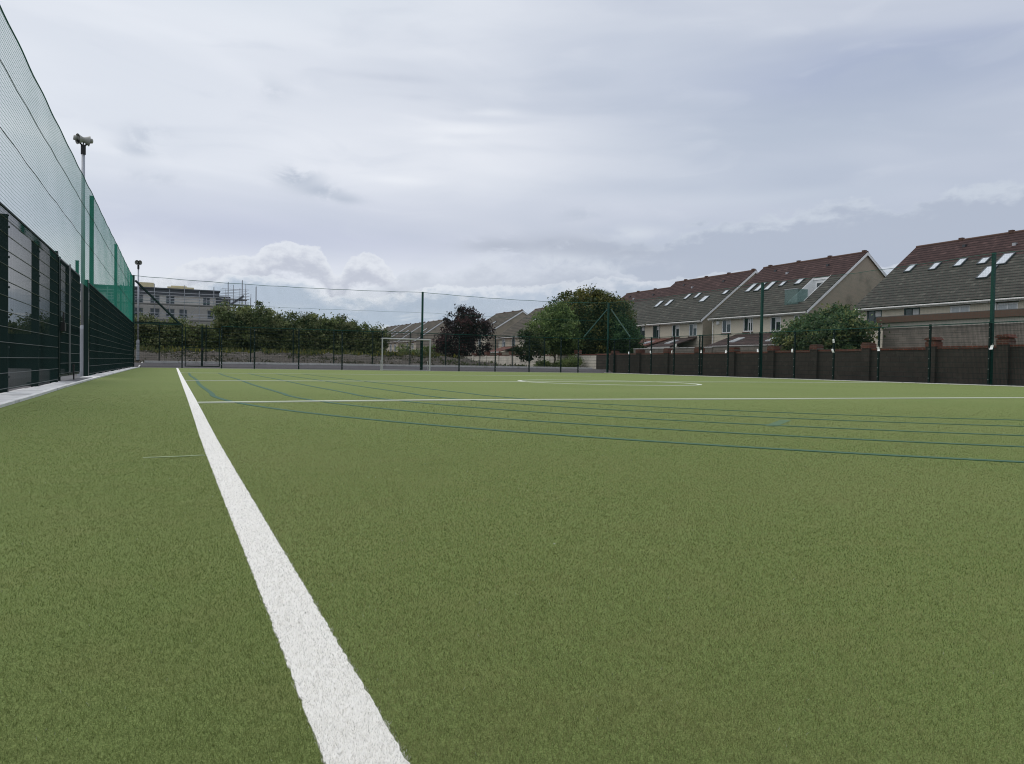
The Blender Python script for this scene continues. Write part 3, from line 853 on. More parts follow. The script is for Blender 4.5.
# ------------------------------------------------------------------ houses
def house(label, y0, y1, eave, ridge, wins=(), sky=(), barge=True, lean=None, far=False, hole=None, base=-.3, depth=12.0, alarm=False, tile=None):
    t = thing('terraced_house', label, 'house', (XW + depth / 2, (y0 + y1) / 2, base), 'pitched roof houses beyond the boundary wall')
    xr = XW + depth / 2; x2 = XW + depth; sl = (ridge - eave) / (depth / 2)
    zr = lambda x: eave + (x - XW) * sl
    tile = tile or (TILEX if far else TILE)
    holes = [(w[0], w[1], w[2], w[3]) for w in wins]
    q = MB()
    q.wallx(XW, y0, y1, base, eave - .02, holes, .14)
    q.quad((x2, y0, base), (x2, y1, base), (x2, y1, eave - .02), (x2, y0, eave - .02))
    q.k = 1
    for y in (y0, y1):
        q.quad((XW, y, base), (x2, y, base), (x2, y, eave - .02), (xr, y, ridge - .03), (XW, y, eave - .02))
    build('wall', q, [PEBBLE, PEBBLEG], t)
    # back slope with optional opening, in (y, x) cells
    ov = .32; og = .12
    nrm = Vector((-sl, 0, 1)).normalized() * .13
    q = MB()
    xs_ = [XW - ov, xr]; ys_ = [y0 - og, y1 + og]
    if hole: xs_ += [hole[2], hole[3]]; ys_ += [hole[0], hole[1]]
    xs_.sort(); ys_.sort()
    for xa, xb in zip(xs_[:-1], xs_[1:]):
        for ya, yb in zip(ys_[:-1], ys_[1:]):
            if hole and hole[2] <= xa < hole[3] and hole[0] <= ya < hole[1]: continue
            A = [Vector((xa, ya, zr(xa))), Vector((xb, ya, zr(xb))), Vector((xb, yb, zr(xb))), Vector((xa, yb, zr(xa)))]
            q.prism(A, nrm)
    A = [(x2 + ov, y0 - og, eave - ov * sl), (x2 + ov, y1 + og, eave - ov * sl), (xr + .002, y1 + og, ridge), (xr + .002, y0 - og, ridge)]
    q.prism(A, Vector((sl, 0, 1)).normalized() * .13)
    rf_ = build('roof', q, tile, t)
    q = MB(); q.tube((xr, y0 - og, ridge + .10), (xr, y1 + og, ridge + .10), .12, 8)
    if not far or True:
        y = y0 + .2
        while y < y1:
            q.box(xr - .13, y - .14, ridge + .08, xr + .13, y + .14, ridge + .30); y += 3.4
    build('ridge_tiles', q, RIDGE, rf_)
    if barge:
        w = .17
        for y in (y0 - og - .03, y1 + og + .001):
            q = MB()
            q.prism([(XW - ov, y, zr(XW - ov) - .12), (xr, y, ridge - .12), (x2 + ov, y, zr(XW - ov) - .12), (x2 + ov, y, zr(XW - ov) + w - .08), (xr, y, ridge + w - .06), (XW - ov, y, zr(XW - ov) + w - .08)], (0, .028, 0))
            build('bargeboard', q, UPVC, t)
    ze = zr(XW - ov)
    q = MB(); q.box(XW - ov - .02, y0 - .1, ze - .14, XW - ov + .004, y1 + .1, ze + .05); q.box(XW - ov, y0, ze - .12, XW - .003, y1, ze - .09)
    build('fascia', q, GUTTER, t)
    q = MB(); q.tube((XW - ov - .08, y0 - .1, ze - .03), (XW - ov - .08, y1 + .1, ze - .03), .06, 8); gut = build('gutter', q, GUTTER, t)
    for y in (y1 - .18, (y0 + y1) / 2 + .6):
        q = MB(); q.tube((XW - .06, y, base), (XW - .06, y, ze - .2), .042, 8); q.tube((XW - .06, y, ze - .2), (XW - ov - .05, y, ze - .06), .042, 8)
        build('downpipe', q, UPVC, t)
    for w in wins:
        ya, yb, za, zb = w[:4]; st = w[4] if len(w) > 4 else 'white'
        fm = DARKF if st == 'dark' else UPVC
        fw = .09; X = XW + .02
        q = MB()
        for a, b_ in ((ya, ya + fw), (yb - fw, yb), ((ya + yb) / 2 - .04, (ya + yb) / 2 + .04)): q.box(X, a, za, X + .06, b_, zb)
        for a, b_ in ((ya + fw, (ya + yb) / 2 - .04), ((ya + yb) / 2 + .04, yb - fw)):
            q.box(X, a, za, X + .06, b_, za + fw); q.box(X, a, zb - fw, X + .06, b_, zb)
        if st == 'white': q.box(X - .02, ya + .0, za + .0, X - .001, (ya + yb) / 2 - .02, za + .07)
        f_ = build('window', q, fm, t)
        q = MB(); q.box(X + .03, ya + .02, za + .02, X + .04, yb - .02, zb - .02)
        build('pane', q, BLINDPANE if st == 'blind' else PANE, f_)
        if st in ('white', 'dark') and random.random() < .8:
            q = MB(); q.box(X + .024, ya + .09, zb - .45, X + .028, (ya + yb) / 2 - .05, zb - .08); build('blind', q, CURT, f_)
        q = MB(); q.box(XW - .06, ya - .06, za - .09, XW + .06, yb + .06, za - .003); build('sill', q, LINTEL, f_)
        if st != 'plain':
            q = MB(); q.box(XW - .015, ya - .05, zb + .003, XW + .05, yb + .05, min(zb + .18, eave - .12)); build('lintel', q, LINTEL, f_)
    for (yc, wd, xa, xb, *k_) in sky:
        wd *= .72
        d = Vector((1, 0, sl)).normalized(); n1 = Vector((-sl, 0, 1)).normalized()
        a = Vector((xa, yc - wd / 2, zr(xa))) + n1 * .12; b_ = Vector((xb, yc - wd / 2, zr(xb))) + n1 * .12; W = Vector((0, wd, 0)); f_ = .07
        q = MB(); L = (b_ - a)
        q.prism([a, b_, b_ + Vector((0, f_, 0)), a + Vector((0, f_, 0))], n1 * .10)
        q.prism([a + W - Vector((0, f_, 0)), b_ + W - Vector((0, f_, 0)), b_ + W, a + W], n1 * .10)
        for s_, e_ in ((0, f_), (L.length - f_, L.length)):
            q.prism([a + d * s_ + Vector((0, f_, 0)), a + d * e_ + Vector((0, f_, 0)), a + d * e_ + W - Vector((0, f_, 0)), a + d * s_ + W - Vector((0, f_, 0))], n1 * .095)
        fr = build('skylight', q, DARKF, t)
        q = MB(); i_ = .05
        q.prism([a + d * i_ + Vector((0, i_, 0)), b_ - d * i_ + Vector((0, i_, 0)), b_ - d * i_ + W - Vector((0, i_, 0)), a + d * i_ + W - Vector((0, i_, 0))], n1 * .085)
        build('pane', q, ROOFPANE, fr)
    if not far:
        for f_y, f_x in ((.25, 4.9), (.62, 4.6), (.8, 5.2)):
            yv = y0 + f_y * (y1 - y0); xv = XW + f_x
            q = MB(); q.box(xv - .12, yv - .11, zr(xv) + .05, xv + .1, yv + .11, zr(xv) + .26); build('roof_vent', q, DARKF if f_y != .62 else GALV, t)
    if alarm:
        q = MB(); q.box(XW - .1, y1 - 1.0, eave - .75, XW - .003, y1 - .65, eave - .45); q.box(XW - .12, y1 - .98, eave - .42, XW - .003, y1 - .67, eave - .40); build('alarm_box', q, UPVC, t)
    for L_ in (lean or []):
        ya, yb, xo, zh, zl, mt, nsk = L_
        q = MB(); q.box(xo + .25, ya + .1, base, XW - .004, yb - .1, zl - .02); build('extension_wall', q, PEBBLEG, t)
        q = MB(); q.prism([(xo, ya, zl), (XW - .004, ya, zh), (XW - .004, yb, zh), (xo, yb, zl)], (0, 0, .10)); er = build('extension_roof', q, mt, t)
        for k in range(nsk):
            yk = ya + (k + .5) * (yb - ya) / max(1, nsk); s2 = (zh - zl) / (XW - xo)
            xa = xo + .9; xb = xo + 2.0; za = zl + (xa - xo) * s2 + .105; zb = zl + (xb - xo) * s2 + .105
            q = MB(); q.prism([(xa, yk - .4, za), (xb, yk - .4, zb), (xb, yk + .4, zb), (xa, yk + .4, za)], (0, 0, .06)); build('skylight', q, ROOFPANE, er)
        q = MB(); q.box(xo - .08, ya, zl - .10, xo + .0, yb, zl + .06); build('extension_gutter', q, GUTTER, er)
    return t


h1 = house('brown roofed house nearest on the right above the flat roofed outbuilding', 17.0, 37.5, 5.0, 9.55,
           wins=[(35.58, 36.79, 3.6, 4.66, 'dark'), (32.75, 33.91, 3.6, 4.64, 'dark'), (29.44, 30.71, 3.6, 4.58, 'blind'), (26.62, 27.82, 3.6, 4.55, 'blind'), (22.5, 23.7, 3.6, 4.55, 'blind')],
           sky=[(36.1, .75, 47.1, 47.85), (34.15, .75, 47.0, 47.7), (32.4, .8, 47.05, 47.8), (30.75, .8, 47.0, 47.6), (29.75, 1.0, 45.55, 46.65), (29.4, 1.0, 46.72, 47.75), (24.5, .8, 46.8, 47.6), (21.5, .8, 46.8, 47.6)], barge=False, depth=12)
q = MB(); q.box(XW - .18, 25.3, 4.05, XW - .003, 25.9, 4.5); q.box(XW - .2, 25.3, 4.52, XW - .003, 25.9, 4.54); build('alarm_box', q, UPVC, h1)
h2 = house('middle brown roofed house with white bargeboards and a glass roof balcony', 42.0, 53.1, 5.1, 9.75,
           wins=[(50.64, 51.8, 3.55, 4.75, 'white'), (47.96, 49.09, 3.58, 4.78, 'white'), (44.82, 45.97, 3.5, 4.7, 'white'), (42.6, 43.5, 3.5, 4.7, 'white')],
           sky=[(51.65, .85, 46.7, 47.75), (50.5, .85, 46.65, 47.7), (49.3, .85, 46.65, 47.7), (47.9, .7, 46.95, 47.5), (46.1, .9, 46.95, 47.6)],
           lean=[(41.6, 50.0, 40.8, 3.30, 2.20, TILEBR, 2)], hole=(43.2, 44.9, 44.75, 47.5), alarm=True)
# roof balcony cut into the slope of the middle house
sl2 = (9.75 - 5.1) / 6
q = MB(); q.box(44.75, 43.2, 5.45, 47.5, 44.9, 5.55); build('balcony_floor', q, ASPH, h2)
for y in (43.2, 44.86):
    q = MB(); q.prism([(44.75, y, 5.55), (47.5, y, 5.55), (47.5, y, 5.1 + 3.5 * sl2 + .18), (44.75, y, 5.1 + .75 * sl2 + .18)], (0, .04, 0)); build('balcony_cheek', q, UPVC, h2)
q = MB(); q.box(47.46, 43.2, 5.55, 47.5, 44.9, 7.9); q.box(47.40, 43.2, 7.75, 47.5, 44.9, 7.9); build('balcony_back', q, UPVC, h2)
q = MB(); q.box(47.44, 43.5, 5.6, 47.458, 44.5, 7.5); build('balcony_door', q, PANE, h2)
q = MB(); q.box(44.45, 43.6, 5.55, 44.47, 44.95, 6.80); q.box(44.45, 43.57, 5.55, 45.5, 43.59, 6.80); build('balcony_glass', q, BALG, h2)
q = MB(); q.box(44.43, 43.55, 6.803, 44.49, 44.98, 6.85); q.box(44.43, 43.55, 5.44, 44.75, 44.98, 5.548); build('balcony_rail', q, GALV, h2)

h3 = house('brown roofed house beside the middle house with three pairs of skylights', 54.4, 66.4, 5.0, 9.65,
           wins=[(63.52, 64.78, 3.4, 4.65, 'dark'), (60.94, 62.12, 3.4, 4.62, 'dark'), (57.82, 59.0, 3.4, 4.62, 'white'), (55.22, 56.39, 3.4, 4.58, 'white')],
           sky=[(64.6, .9, 46.1, 47.0), (62.85, .9, 46.1, 47.0), (60.7, .75, 46.85, 47.6), (59.1, .75, 46.85, 47.55), (57.3, 1.1, 46.15, 46.95), (55.0, .8, 46.9, 47.45)],
           lean=[(55.2, 58.6, 41.0, 3.2, 2.3, TILEBR, 1), (58.9, 64.0, 40.6, 3.25, 2.35, TILERED, 2)])
h4 = house('lower brown roofed house mostly hidden behind the big round tree', 66.7, 76.0, 5.0, 9.15, wins=[(68, 69.2, 3.4, 4.6), (72, 73.2, 3.4, 4.6)])
h5 = house('distant grey roofed house just left of the big round tree', 84.0, 101.0, 4.6, 8.8,
           wins=[(98.6, 99.8, 3.0, 4.2), (95.2, 96.4, 3.0, 4.2), (91, 92.2, 3.0, 4.2)], sky=[(95.0, .8, 46.5, 47.4)], far=True, lean=[(94, 99, 41, 3.0, 2.2, TILERED, 0)])
h6 = house('distant house with a grey gable wall right of the purple tree', 105.6, 116, 5.2, 8.9, wins=[(108, 109.2, 3.2, 4.4)], sky=[(109.5, .9, 46.3, 47.3)], far=True, tile=TILEX)
labels = ['nearest of four far row houses behind the goal, beside the purple tree', 'second far row house behind the goal, with a pale roof window',
          'third far row house behind the goal, seen above the crossbar', 'farthest row house behind the goal next to the hedge']
for (ya, yb, e, r), lb in zip(((142.4, 153.6, 5.1, 9.2), (155.3, 164.5, 5.2, 9.25), (165.9, 174.4, 5.4, 9.35), (175.6, 187, 5.7, 9.4)), labels):
    house(lb, ya, yb, e, r, wins=[(ya + 1.5, ya + 3.0, 2.7, 4.5), (ya + 5, ya + 6.6, 2.7, 4.5)], sky=[(ya + 3.2, 1.1, 46.2, 47.5)], far=True,
          lean=[(ya + .5, yb - 2, 40.5, 2.7, 2.0, TILERED, 0)])

# ------------------------------------------------------------------ apartment block under construction
YA = 145.0
ab = thing('apartment_block', 'unfinished apartment block with slate top storey behind the far left hedge', 'apartment block', (-1, 150, 0))
q = MB()
rows = [(10.25, 11.65), (7.8, 9.35), (5.0, 6.35), (2.2, 3.6)]
cols = [(-10.5, -8.9), (-6.2, -4.8), (-3.7, -2.2), (-1.2, .2), (.95, 2.25), (4.85, 6.05)]
holesA = []
for i, (za, zb) in enumerate(rows):
    for j, (xa, xb) in enumerate(cols):
        if i == 0 and j == 4: continue
        if i == 1 and j == 5: xa, xb = 5.6, 8.1
        holesA.append((xa, xb, za, zb))
xs_ = sorted({-16., 9.4, *[h[0] for h in holesA], *[h[1] for h in holesA]}); zs_ = sorted({-.3, 11.75, *[h[2] for h in holesA], *[h[3] for h in holesA]})
for a, b_ in zip(xs_[:-1], xs_[1:]):
    for c_, d_ in zip(zs_[:-1], zs_[1:]):
        mx, mz = (a + b_) / 2, (c_ + d_) / 2
        if any(h[0] < mx < h[1] and h[2] < mz < h[3] for h in holesA): continue
        q.quad((a, YA, c_), (b_, YA, c_), (b_, YA, d_), (a, YA, d_))
for a, b_, c_, d_ in holesA:
    q.quad((a, YA, c_), (a, YA, d_), (a, YA + .3, d_), (a, YA + .3, c_)); q.quad((b_, YA, c_), (b_, YA + .3, c_), (b_, YA + .3, d_), (b_, YA, d_))
    q.quad((a, YA, d_), (b_, YA, d_), (b_, YA + .3, d_), (a, YA + .3, d_)); q.quad((a, YA, c_), (a, YA + .3, c_), (b_, YA + .3, c_), (b_, YA, c_))
q.quad((9.4, YA, -.3), (9.4, YA + 12, -.3), (9.4, YA + 12, 11.75), (9.4, YA, 11.75)); q.quad((-16, YA, -.3), (-16, YA, 11.75), (-16, YA + 12, 11.75), (-16, YA + 12, -.3))
build('wall', q, BLOCKR, ab)
q = MB(); q.box(-16.3, YA - .35, 11.8, 7.6, YA + 12, 12.75); q.box(-16.5, YA - .6, 12.753, 7.75, YA + 12.2, 12.98); build('slate_storey', q, SLATE, ab)
q = MB(); q.box(7.0, YA - .1, 10.0, 9.5, YA + 6, 12.0); build('slate_return', q, SLATE, ab)
q = MB(); q.box(-5.6, YA + 2, 12.985, -3.2, YA + 5, 14.0); q.box(-1.0, YA + 2, 12.985, 3.4, YA + 4.5, 13.5); q.box(-.4, YA + 2.2, 13.503, 2.2, YA + 4, 13.7); q.box(3.5, YA + 2, 12.985, 4.6, YA + 4, 13.2)
build('roof_insulation', q, CREAM, ab)
for a, b_, c_, d_ in holesA:
    q = MB(); Y = YA + .12; m_ = (a + b_) / 2
    for u, v in ((a, a + .09), (b_ - .09, b_), (m_ - .06, m_ + .06)): q.box(u, Y, c_, v, Y + .06, d_)
    for u, v in ((a + .09, m_ - .06), (m_ + .06, b_ - .09)):
        for s_ in (c_, (c_ + d_) / 2 - .04, d_ - .08): q.box(u, Y, s_, v, Y + .06, s_ + .08)
    f_ = build('window', q, GALV, ab)
    q = MB(); q.box(a + .05, Y + .02, c_ + .04, b_ - .05, Y + .04, d_ - .04); build('pane', q, SITEPANE, f_)
sc = thing('scaffolding', 'grey tube scaffolding with board decks around the unfinished apartment block', 'scaffolding', (-1, 143.5, 0))
q = MB()
for i, x in enumerate(np.arange(-15, 14, 2.4)):
    h = 12.6 + (.9 if i % 2 else 0) if x < 8 else 14.0 + (i % 3) * .5
    for y in (YA - 2.0, YA - .9): q.tube((x, y, -.2), (x, y, h), .05, 6)
build('standard', q, GALV, sc)
q = MB()
for z in (2.0, 4.7, 7.35, 10.0, 11.0):
    for dz in (.55, 1.05):
        q.tube((-15.5, YA - 2.05, z + dz), (12.6 if z > 5 else 9.6, YA - 2.05, z + dz), .05, 6)
for z in (10.9, 11.5, 12.1, 12.7, 13.3): q.tube((7.9, YA - 1.5, z), (12.6, YA - 1.5, z), .045, 6); q.tube((7.9, YA + 2.5, z + .1), (12.6, YA + 2.5, z + .1), .045, 6)
for x, h in ((8.6, 13.2), (9.9, 14.1), (11.0, 13.6), (12.0, 14.3), (12.9, 12.6)): q.tube((x, YA - 1.5, 7), (x, YA - 1.5, h), .05, 6); q.tube((x + .3, YA + 2.5, 7), (x + .3, YA + 2.5, h - .4), .05, 6)
for x in (-12.6, -3, 1.8, 6.6): q.tube((x, YA - 2.08, 7.4), (x + 2.4, YA - 2.08, 10.0), .035, 6); q.tube((x + 2.4, YA - 2.08, 4.7), (x, YA - 2.08, 7.4), .035, 6)
build('ledger', q, GALV, sc)
q = MB()
for z in (2.0, 4.7, 7.35, 10.0): q.box(-15.6, YA - 2.1, z - .10, 10.2, YA - .7, z + .12)
q.box(8.0, YA - 2.1, 10.35, 13.4, YA - .7, 10.5); q.box(8.0, YA - 2.1, 11.3, 12.2, YA - .7, 11.4)
build('deck', q, mat('scaffold_boards', (.17, .165, .15), .8, .2, 3), sc)
q = MB(); q.prism([(8.9, YA - 2.3, 9.9), (11.6, YA - 2.3, 11.9), (11.6, YA - 2.3, 12.3), (8.9, YA - 2.3, 10.3)], (0, .8, 0)); build('stair', q, SLATE, sc)

# ------------------------------------------------------------------ vegetation
def foliage(name, lobes, n, size, cols, parent=None, seed=0, clump=.45, ncl=40, out=.55, up=.3, asp=.6, org=None, mtl=LEAF):
    wob = .04 if out >= .8 else .12
    """leaf faces clustered through the volume of ellipsoid lobes: (cx,cy,cz, rx,ry,rz)"""
    rg = np.random.default_rng(seed)
    L = np.array(lobes, float); A = L[:, 3] * L[:, 4] + L[:, 4] * L[:, 5] + L[:, 3] * L[:, 5]
    k = rg.choice(len(L), ncl, p=A / A.sum())
    d = rg.normal(size=(ncl, 3)); d /= np.linalg.norm(d, axis=1)[:, None]
    r = out + (1.06 - out) * rg.random(ncl) ** .6
    r *= 1 + wob * np.sin(d[:, 0] * 5 + seed) * np.sin(d[:, 2] * 6 + 2 * d[:, 1])
    C = L[k, :3] + d * r[:, None] * L[k, 3:]
    br = rg.uniform(.62, 1.35, ncl); ci = rg.integers(0, len(cols), ncl)
    j = rg.integers(0, ncl, n)
    sp = clump * rg.uniform(.6, 1.3, ncl)[j]
    Pp = C[j] + rg.normal(size=(n, 3)) * sp[:, None] * np.array([1, 1, .75])
    nd = rg.normal(size=(n, 3)) + d[j] * .7 + np.array([0, 0, up]); nd /= np.linalg.norm(nd, axis=1)[:, None]
    t = np.cross(nd, rg.normal(size=(n, 3))); t /= np.linalg.norm(t, axis=1)[:, None]; b_ = np.cross(nd, t)
    s = size * rg.uniform(.6, 1.4, n)[:, None]
    V = np.stack([Pp - t * s, Pp + b_ * s * asp + nd * s * .12, Pp + t * s, Pp - b_ * s * asp + nd * s * .12], 1)
    if org is None: org = wl(parent)
    V = V - np.array(org)
    me = bpy.data.meshes.new(name)
    me.vertices.add(4 * n); me.vertices.foreach_set('co', V.ravel())
    me.loops.add(4 * n); me.loops.foreach_set('vertex_index', np.arange(4 * n))
    me.polygons.add(n); me.polygons.foreach_set('loop_start', np.arange(0, 4 * n, 4)); me.polygons.foreach_set('loop_total', np.full(n, 4))
    cc_ = np.array(cols)[np.where(rg.random(n) < .7, ci[j], rg.integers(0, len(cols), n))] * (br[j] * rg.uniform(.75, 1.25, n))[:, None]
    Cc = np.ones((4 * n, 4)); Cc[:, :3] = np.repeat(cc_, 4, 0)
    a_ = me.color_attributes.new('Col', 'FLOAT_COLOR', 'POINT'); a_.data.foreach_set('color', Cc.ravel())
    me.materials.append(mtl); me.update(); me.validate()
    o = bpy.data.objects.new(name, me); COL.objects.link(o)
    if parent is not None: o.parent = parent
    else: o.location = org
    return o


def trunk_mb(x, y, z0, h, r, lobes, seed, nb=7):
    rg = random.Random(seed); q = MB()
    p = Vector((x, y, z0 - .1)); pts = [p]
    for i in range(4): pts.append(Vector((x + rg.uniform(-.1, .1), y + rg.uniform(-.1, .1), z0 + h * (i + 1) / 4)))
    for i in range(4): q.tube(pts[i], pts[i + 1], r * (1 - .17 * i), 8, r * (1 - .17 * (i + 1)))
    for i in range(nb):
        l = lobes[rg.randrange(len(lobes))]
        a = pts[2 + rg.randrange(3)]
        e = Vector((l[0] + rg.uniform(-.6, .6) * l[3], l[1] + rg.uniform(-.6, .6) * l[4], l[2] + rg.uniform(-.2, .75) * l[5]))
        mid = a.lerp(e, .5) + Vector((0, 0, .12 * (e - a).length))
        q.tube(a, mid, r * .4, 6, r * .26); q.tube(mid, e, r * .26, 5, r * .08)
    return q


def tree(label, cat, x, y, z0, lobes, cols, n, size, seed, trunk=1.2, r=.13, ncl=60, clump=.45, group=None, name='tree', out=.5, asp=.6):
    t = thing(name, label, cat, (x, y, z0), group)
    build('trunk', trunk_mb(x, y, z0, trunk, r, lobes, seed), BARK, t)
    foliage('crown', lobes, n, size, cols, t, seed, clump, ncl, out, asp=asp)
    return t


HG = [(.105, .135, .044), (.135, .160, .056), (.165, .182, .073), (.080, .105, .034), (.19, .192, .085)]
hed = [(-9.2, 70, 3.4, 2.6, 'leftmost dark bush seen past the left fence end'), (-5.2, 69, 3.3, 2.3, 'dark bush behind the left net corner'),
       (-1.6, 67, 3.1, 2.2, 'olive bush just right of the farther loudspeaker pole'), (1.1, 67.5, 3.0, 2.0, 'olive bush in front of the apartment block scaffolding'),
       (4.8, 67, 4.75, 2.2, 'tallest green bush right of the apartment block'), (7.0, 67.5, 4.9, 2.3, 'rounded green bush next to the tallest one in the hedge'),
       (9.7, 68, 4.35, 2.1, 'mid green bush in the middle of the far hedge'), (12.1, 68.5, 4.15, 2.0, 'mid green bush left of the thin topped one'),
       (14.4, 69, 4.25, 1.8, 'green bush with thin shoots on top near the hedge end'), (16.6, 69.5, 3.5, 1.9, 'last low bush at the right end of the far hedge')]
for i, (x, y, h, r, lb) in enumerate(hed):
    rg = random.Random(40 + i); zb = gz(x, y) - .1
    lobes = [(x, y, zb + h * .38, r * .95, r * .9, h * .40), (x - .3 * r, y - .35 * r, zb + h * .62, r * .62, r * .6, h * .34),
             (x + .4 * r, y - .1, zb + h * .58, r * .62, r * .6, h * .34), (x + rg.uniform(-.3, .3), y - .5 * r, zb + h * .25, r * .9, r * .55, h * .25)]
    tree(lb, 'bush', x, y, zb, lobes, HG, 17000, .10, 100 + i, h * .45, .10, 260, .25, 'bushes in the far hedge', 'bush', .45)

PU = [(.034, .015, .018), (.048, .019, .022), (.026, .013, .017), (.066, .028, .027), (.020, .012, .014)]
x, y, zb = 30.2, 79, .1
lobes = [(x, y, 3.4, 3.2, 2.8, 2.7), (x - .9, y, 4.6, 2.0, 2.0, 1.9), (x + .6, y - .3, 4.7, 1.9, 1.9, 1.6), (x - .2, y, 5.6, 1.2, 1.2, 1.1), (x - .5, y - .6, 2.0, 3.0, 2.4, 1.7), (x + .55, y, 6.2, .35, .35, .7), (x - .6, y, 6.5, .35, .35, .7)]
tree('dark purple leaved tree beside the cream wall right of the goal', 'tree', x, y, zb, lobes, PU, 17000, .11, 11, 2.4, .2, 240, .30, name='purple_leaf_tree')
YW = [(.052, .078, .028), (.075, .098, .030), (.042, .066, .026), (.12, .122, .036), (.155, .145, .040)]
x, y, zb = 33.6, 56.5, 0
lobes = [(x - 1.3, y, 4.6, 2.8, 2.9, 2.35), (x + .9, y, 4.5, 2.8, 2.9, 2.3), (x - .2, y, 4.9, 2.6, 2.4, 2.15), (x + 1.9, y, 3.3, 2.0, 2.2, 2.2), (x - 1.8, y, 2.9, 2.6, 2.5, 2.0), (x + .3, y - .8, 2.0, 3.6, 2.0, 1.4), (x, y, 3.6, 3.2, 2.4, 2.2)]
tree('big dome shaped dark evergreen tree behind the wall corner', 'tree', x, y, zb, lobes, YW, 52000, .10, 12, 2.5, .28, 1100, .26, name='yew_tree', out=.8)
LG = [(.125, .180, .052), (.16, .215, .066), (.195, .245, .085), (.095, .14, .042)]
x, y, zb = 28.4, 53.6, .2
lobes = [(x, y, 3.4, 1.9, 1.8, 1.7), (x + .3, y, 4.5, 1.1, 1.1, 1.0), (x - 1.0, y - .2, 2.6, 1.3, 1.2, 1.2), (x + 1.1, y, 2.7, 1.2, 1.2, 1.2)]
tree('light green leafy tree in front of the dome shaped evergreen', 'tree', x, y, zb, lobes, LG, 16000, .09, 13, 1.6, .10, 230, .22, name='broadleaf_tree')
x, y, zb = 35.2, 54.3, 0
lobes = [(x, y, 3.0, 1.5, 1.6, 1.8), (x + .5, y, 2.2, 1.5, 1.5, 1.4), (x - .4, y, 4.0, 1.0, 1.0, .9)]
tree('mid green tree at the right side of the dome shaped evergreen', 'tree', x, y, zb, lobes, [(.07, .125, .042), (.09, .15, .052), (.055, .095, .034)], 12000, .09, 14, 1.6, .10, 170, .22, name='broadleaf_tree')
x, y, zb = 24.3, 50.2, gz(24.3, 50.2)
lobes = [(x + .2, y, 2.0, 1.0, .9, .8), (x - .5, y, 1.75, .7, .6, .35), (x + .9, y, 1.7, .7, .6, .5), (x, y, 2.8, .5, .5, .5), (x - .1, y, 1.05, .7, .5, .14)]
tree('thin young tree with level branches before the cream wall', 'tree', x, y, zb, lobes, [(.035, .055, .02), (.05, .075, .026), (.075, .085, .03)], 3000, .085, 15, 1.7, .045, 60, .2, name='sapling', out=.3)
# shrub hanging over the brown wall
x, y, zb = 32.6, 29.75, 0
GB = [(.066, .112, .044), (.088, .140, .054), (.115, .160, .062), (.048, .080, .032), (.18, .19, .066)]
lobes = [(x, y, 2.6, 1.5, 2.1, 1.2), (x, y - 1.3, 2.6, 1.3, 1.3, 1.1), (x - .4, y + 1.9, 2.3, 1.2, 1.2, .9), (x - .6, y, 1.9, 1.8, 2.4, .8), (x, y + 2.7, 2.0, .8, .7, .35), (x - .8, y + 1.0, 1.55, 1.2, 1.3, .5), (x + .2, y + .3, 3.3, .9, 1.1, .7)]
tree('spreading green garden bush hanging over the brown wall', 'bush', x, y, zb, lobes, GB, 19000, .085, 16, 1.6, .09, 260, .20, name='garden_bush')
sh = [(28.2, 50.6, .9, .9, 'leafy bush at the foot of the cream wall near its brown end'), (27.5, 49.4, .65, .7, 'low leafy bush at the brown end of the cream wall'),
      (28.5, 52.8, .6, .7, 'small green plant before the cream wall under the evergreen'), (28.7, 56.4, .45, .7, 'low plant at the foot of the cream wall behind the sapling'),
      (28.0, 86, 2.2, 1.6, 'yellow green shrub left of the purple tree'), (28.2, 96, 2.6, 1.5, 'green shrub behind the right goalpost'), (26.5, 108, 1.7, 1.9, 'low green shrub seen through the goal')]
for i, (x, y, h, r, lb) in enumerate(sh):
    zb = gz(x, y); lobes = [(x, y, zb + h * .5, r, r, h * .5), (x + .3 * r, y - .2, zb + h * .75, r * .5, r * .5, h * .3), (x - .5 * r, y, zb + h * .35, r * .7, r * .6, h * .4)]
    tree(lb, 'shrub', x, y, zb, lobes, LG + HG[:2], 1600 if y < 60 else 2200, .055 if y < 60 else .11, 60 + i, h * .5, .03, 40, .13 * r + .05, name='shrub')
# distant trees at the horizon
for i, (x, y, h, r, lb) in enumerate([(-24, 120, 5, 4.5, 'dark distant tree far left beyond the fence'), (-34, 125, 6, 5, 'second dark distant tree far left beyond the fence'), (-14, 118, 4.5, 4, 'low distant tree glimpsed through the left fence'),
                                       (46, 205, 8.6, 5, 'distant green tree left of the farthest row house')]):
    lobes = [(x, y, h * .5, r, r, h * .45), (x + .5 * r, y, h * .7, r * .5, r * .5, h * .3), (x - .5 * r, y, h * .62, r * .6, r * .5, h * .32)]
    tree(lb, 'tree', x, y, 0, lobes, HG, 3000, .28, 80 + i, h * .5, .2, 50, .7, name='tree')

